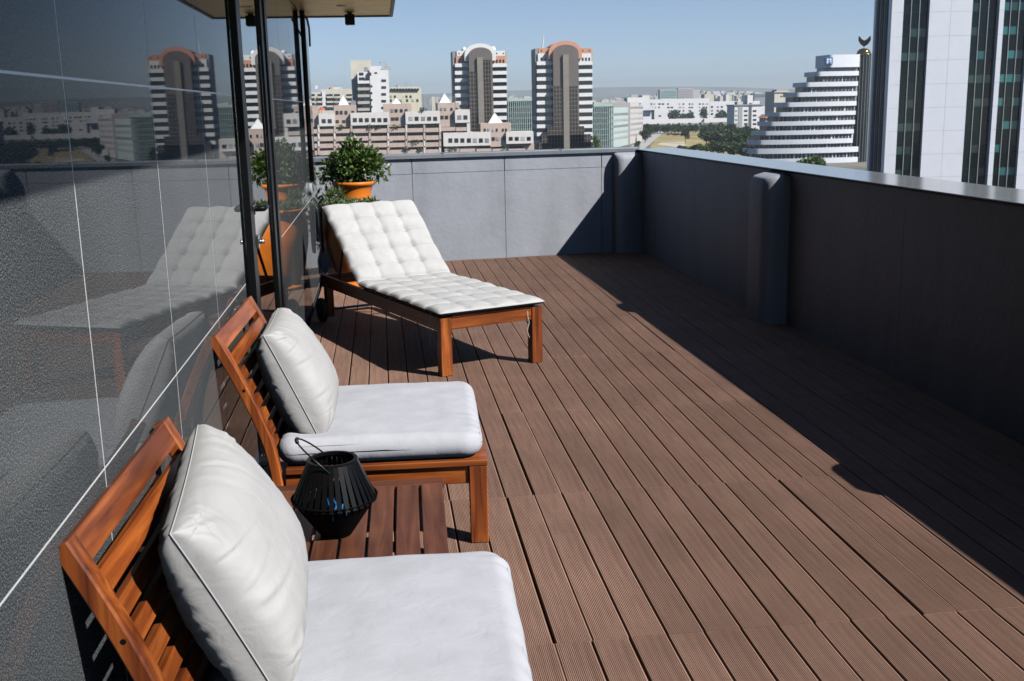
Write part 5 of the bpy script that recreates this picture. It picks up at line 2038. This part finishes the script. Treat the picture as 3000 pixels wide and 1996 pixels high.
def tree(px, base_py, top_py, label, v, group=None, D=None, wide=1.0):
    """stands on the ground at the depth where the pixel row meets it, or at D"""
    if D is None:
        x, y, z = gpt(px, base_py)
    else:
        x, z = at_y(px, base_py, D)
        y = D
        z = GZ
    ht = at_y(px, top_py, y)[1] - z
    s = ht / 8.6
    r_ = root('tree', (x, y, z), label, 'tree', group)
    me, tm = TV[v]
    for nm, m_ in (('crown', me), ('trunk', tm)):
        o = bpy.data.objects.new(nm, m_)
        COL.objects.link(o)
        o.parent = r_
        o.scale = (s * wide, s * wide, s)
        o.rotation_euler = (0, 0, rf.uniform(0, 6.28))
    return r_


ORD = 'first second third fourth fifth sixth seventh eighth ninth tenth eleventh twelfth thirteenth fourteenth fifteenth sixteenth seventeenth eighteenth nineteenth twentieth twenty-first twenty-second twenty-third twenty-fourth twenty-fifth twenty-sixth'.split()
for k in range(15):
    tree(1893 + k * 10.5 + rf.uniform(-2, 2), rf.uniform(391, 394), 365 + rf.uniform(-2, 3), ORD[k] + ' small dark tree from the pale pink office in the row under the viaduct', k % 3, 'orchard row below the viaduct', wide=1.15)
for i, (px, b, t, v) in enumerate(((2062, 398, 366, 0), (2085, 396, 361, 1), (2110, 400, 360, 2), (2135, 402, 362, 0), (2160, 405, 370, 1), (2185, 404, 368, 2), (2207, 408, 372, 1),
                                   (2070, 430, 382, 1), (2100, 436, 378, 2), (2130, 438, 378, 0), (2158, 442, 385, 1), (2185, 440, 385, 2), (2210, 446, 392, 0),
                                   (2090, 452, 412, 2), (2120, 462, 412, 1), (2150, 466, 415, 0), (2180, 470, 418, 2), (2208, 478, 425, 1))):
    row, j = ('back', i) if i < 7 else (('middle', i - 7) if i < 13 else ('front', i - 13))
    tree(px, b, t, ORD[j] + ' leafy tree from the dry field in the ' + row + ' row of the big grove', v, 'big grove beside the field', wide=1.25)
tree(2008, 421, 368, 'single narrow dark tree standing in the dry field', 1, wide=0.55)
tree(1900, 405, 362, 'dark tree at the foot of the pale pink office', 0, wide=1.0)
tree(1890, 418, 378, 'lower tree at the foot of the pale pink office', 2, wide=1.0)
for k in range(7):
    tree(1992 + k * 15, 441 + k * 1.5, 425 + (k % 3) * 3 - k, ORD[k] + ' low bright bush from the pale road along the near edge of the field', 3, 'bushes at the near edge of the field', wide=1.7)
for k in range(4):
    tree(1960 + k * 12, 398 + k, 390 + (k % 2), ORD[k] + ' low bush from the pale road at the far edge of the field', 1, 'bushes at the far edge of the field', wide=1.8)
tree(2050, 444, 420, 'low bright green tree at the near edge of the dry field', 3, wide=1.6)
tree(1868, 437, 412, 'small tree beside the pale road', 3, wide=1.0)
for i, (px, t, w, v, lab) in enumerate(((1972, 321, 1.0, 0, 'olive tree in front of the low white house end'), (2000, 330, 1.1, 1, 'bushy tree in front of the middle of the white slab'), (2022, 328, 1.0, 2, 'tree beside the tall poplar before the white slab'), (2063, 311, 0.55, 1, 'tall slim tree before the end of the white slab'), (2115, 323, 1.2, 2, 'broad tree in front of the lower white block'), (2140, 330, 1.0, 0, 'smaller tree in front of the lower white block'))):
    tree(px, 352, t, lab, v, D=DL - 100, wide=w)
tree(2370, 520, 454, 'bright green tree top in front of the stepped white building', 3, D=250.0, wide=1.5)
tree(1748, 470, 392, 'tree beside the foot of the taller banded tower', 3, D=430.0, wide=0.45)

# ---- air ---------------------------------------------------------------------
hzm = bpy.data.materials.new('haze')
hzm.use_nodes = True
nt = hzm.node_tree
nt.nodes.remove(nt.nodes['Principled BSDF'])
pv = nt.nodes.new('ShaderNodeVolumePrincipled')
pv.inputs['Color'].default_value = (0.80, 0.88, 0.97, 1)
pv.inputs['Density'].default_value = 0.00017
pv.inputs['Anisotropy'].default_value = 0.2
nt.links.new(pv.outputs[0], nt.nodes['Material Output'].inputs['Volume'])
MATS['haze'] = hzm
tag(MB().box(-9500, 9500, -250, 9000, GZ - 1, 190).build('haze', 'haze'), 'thin blue summer haze over the city', 'haze', kind='stuff')
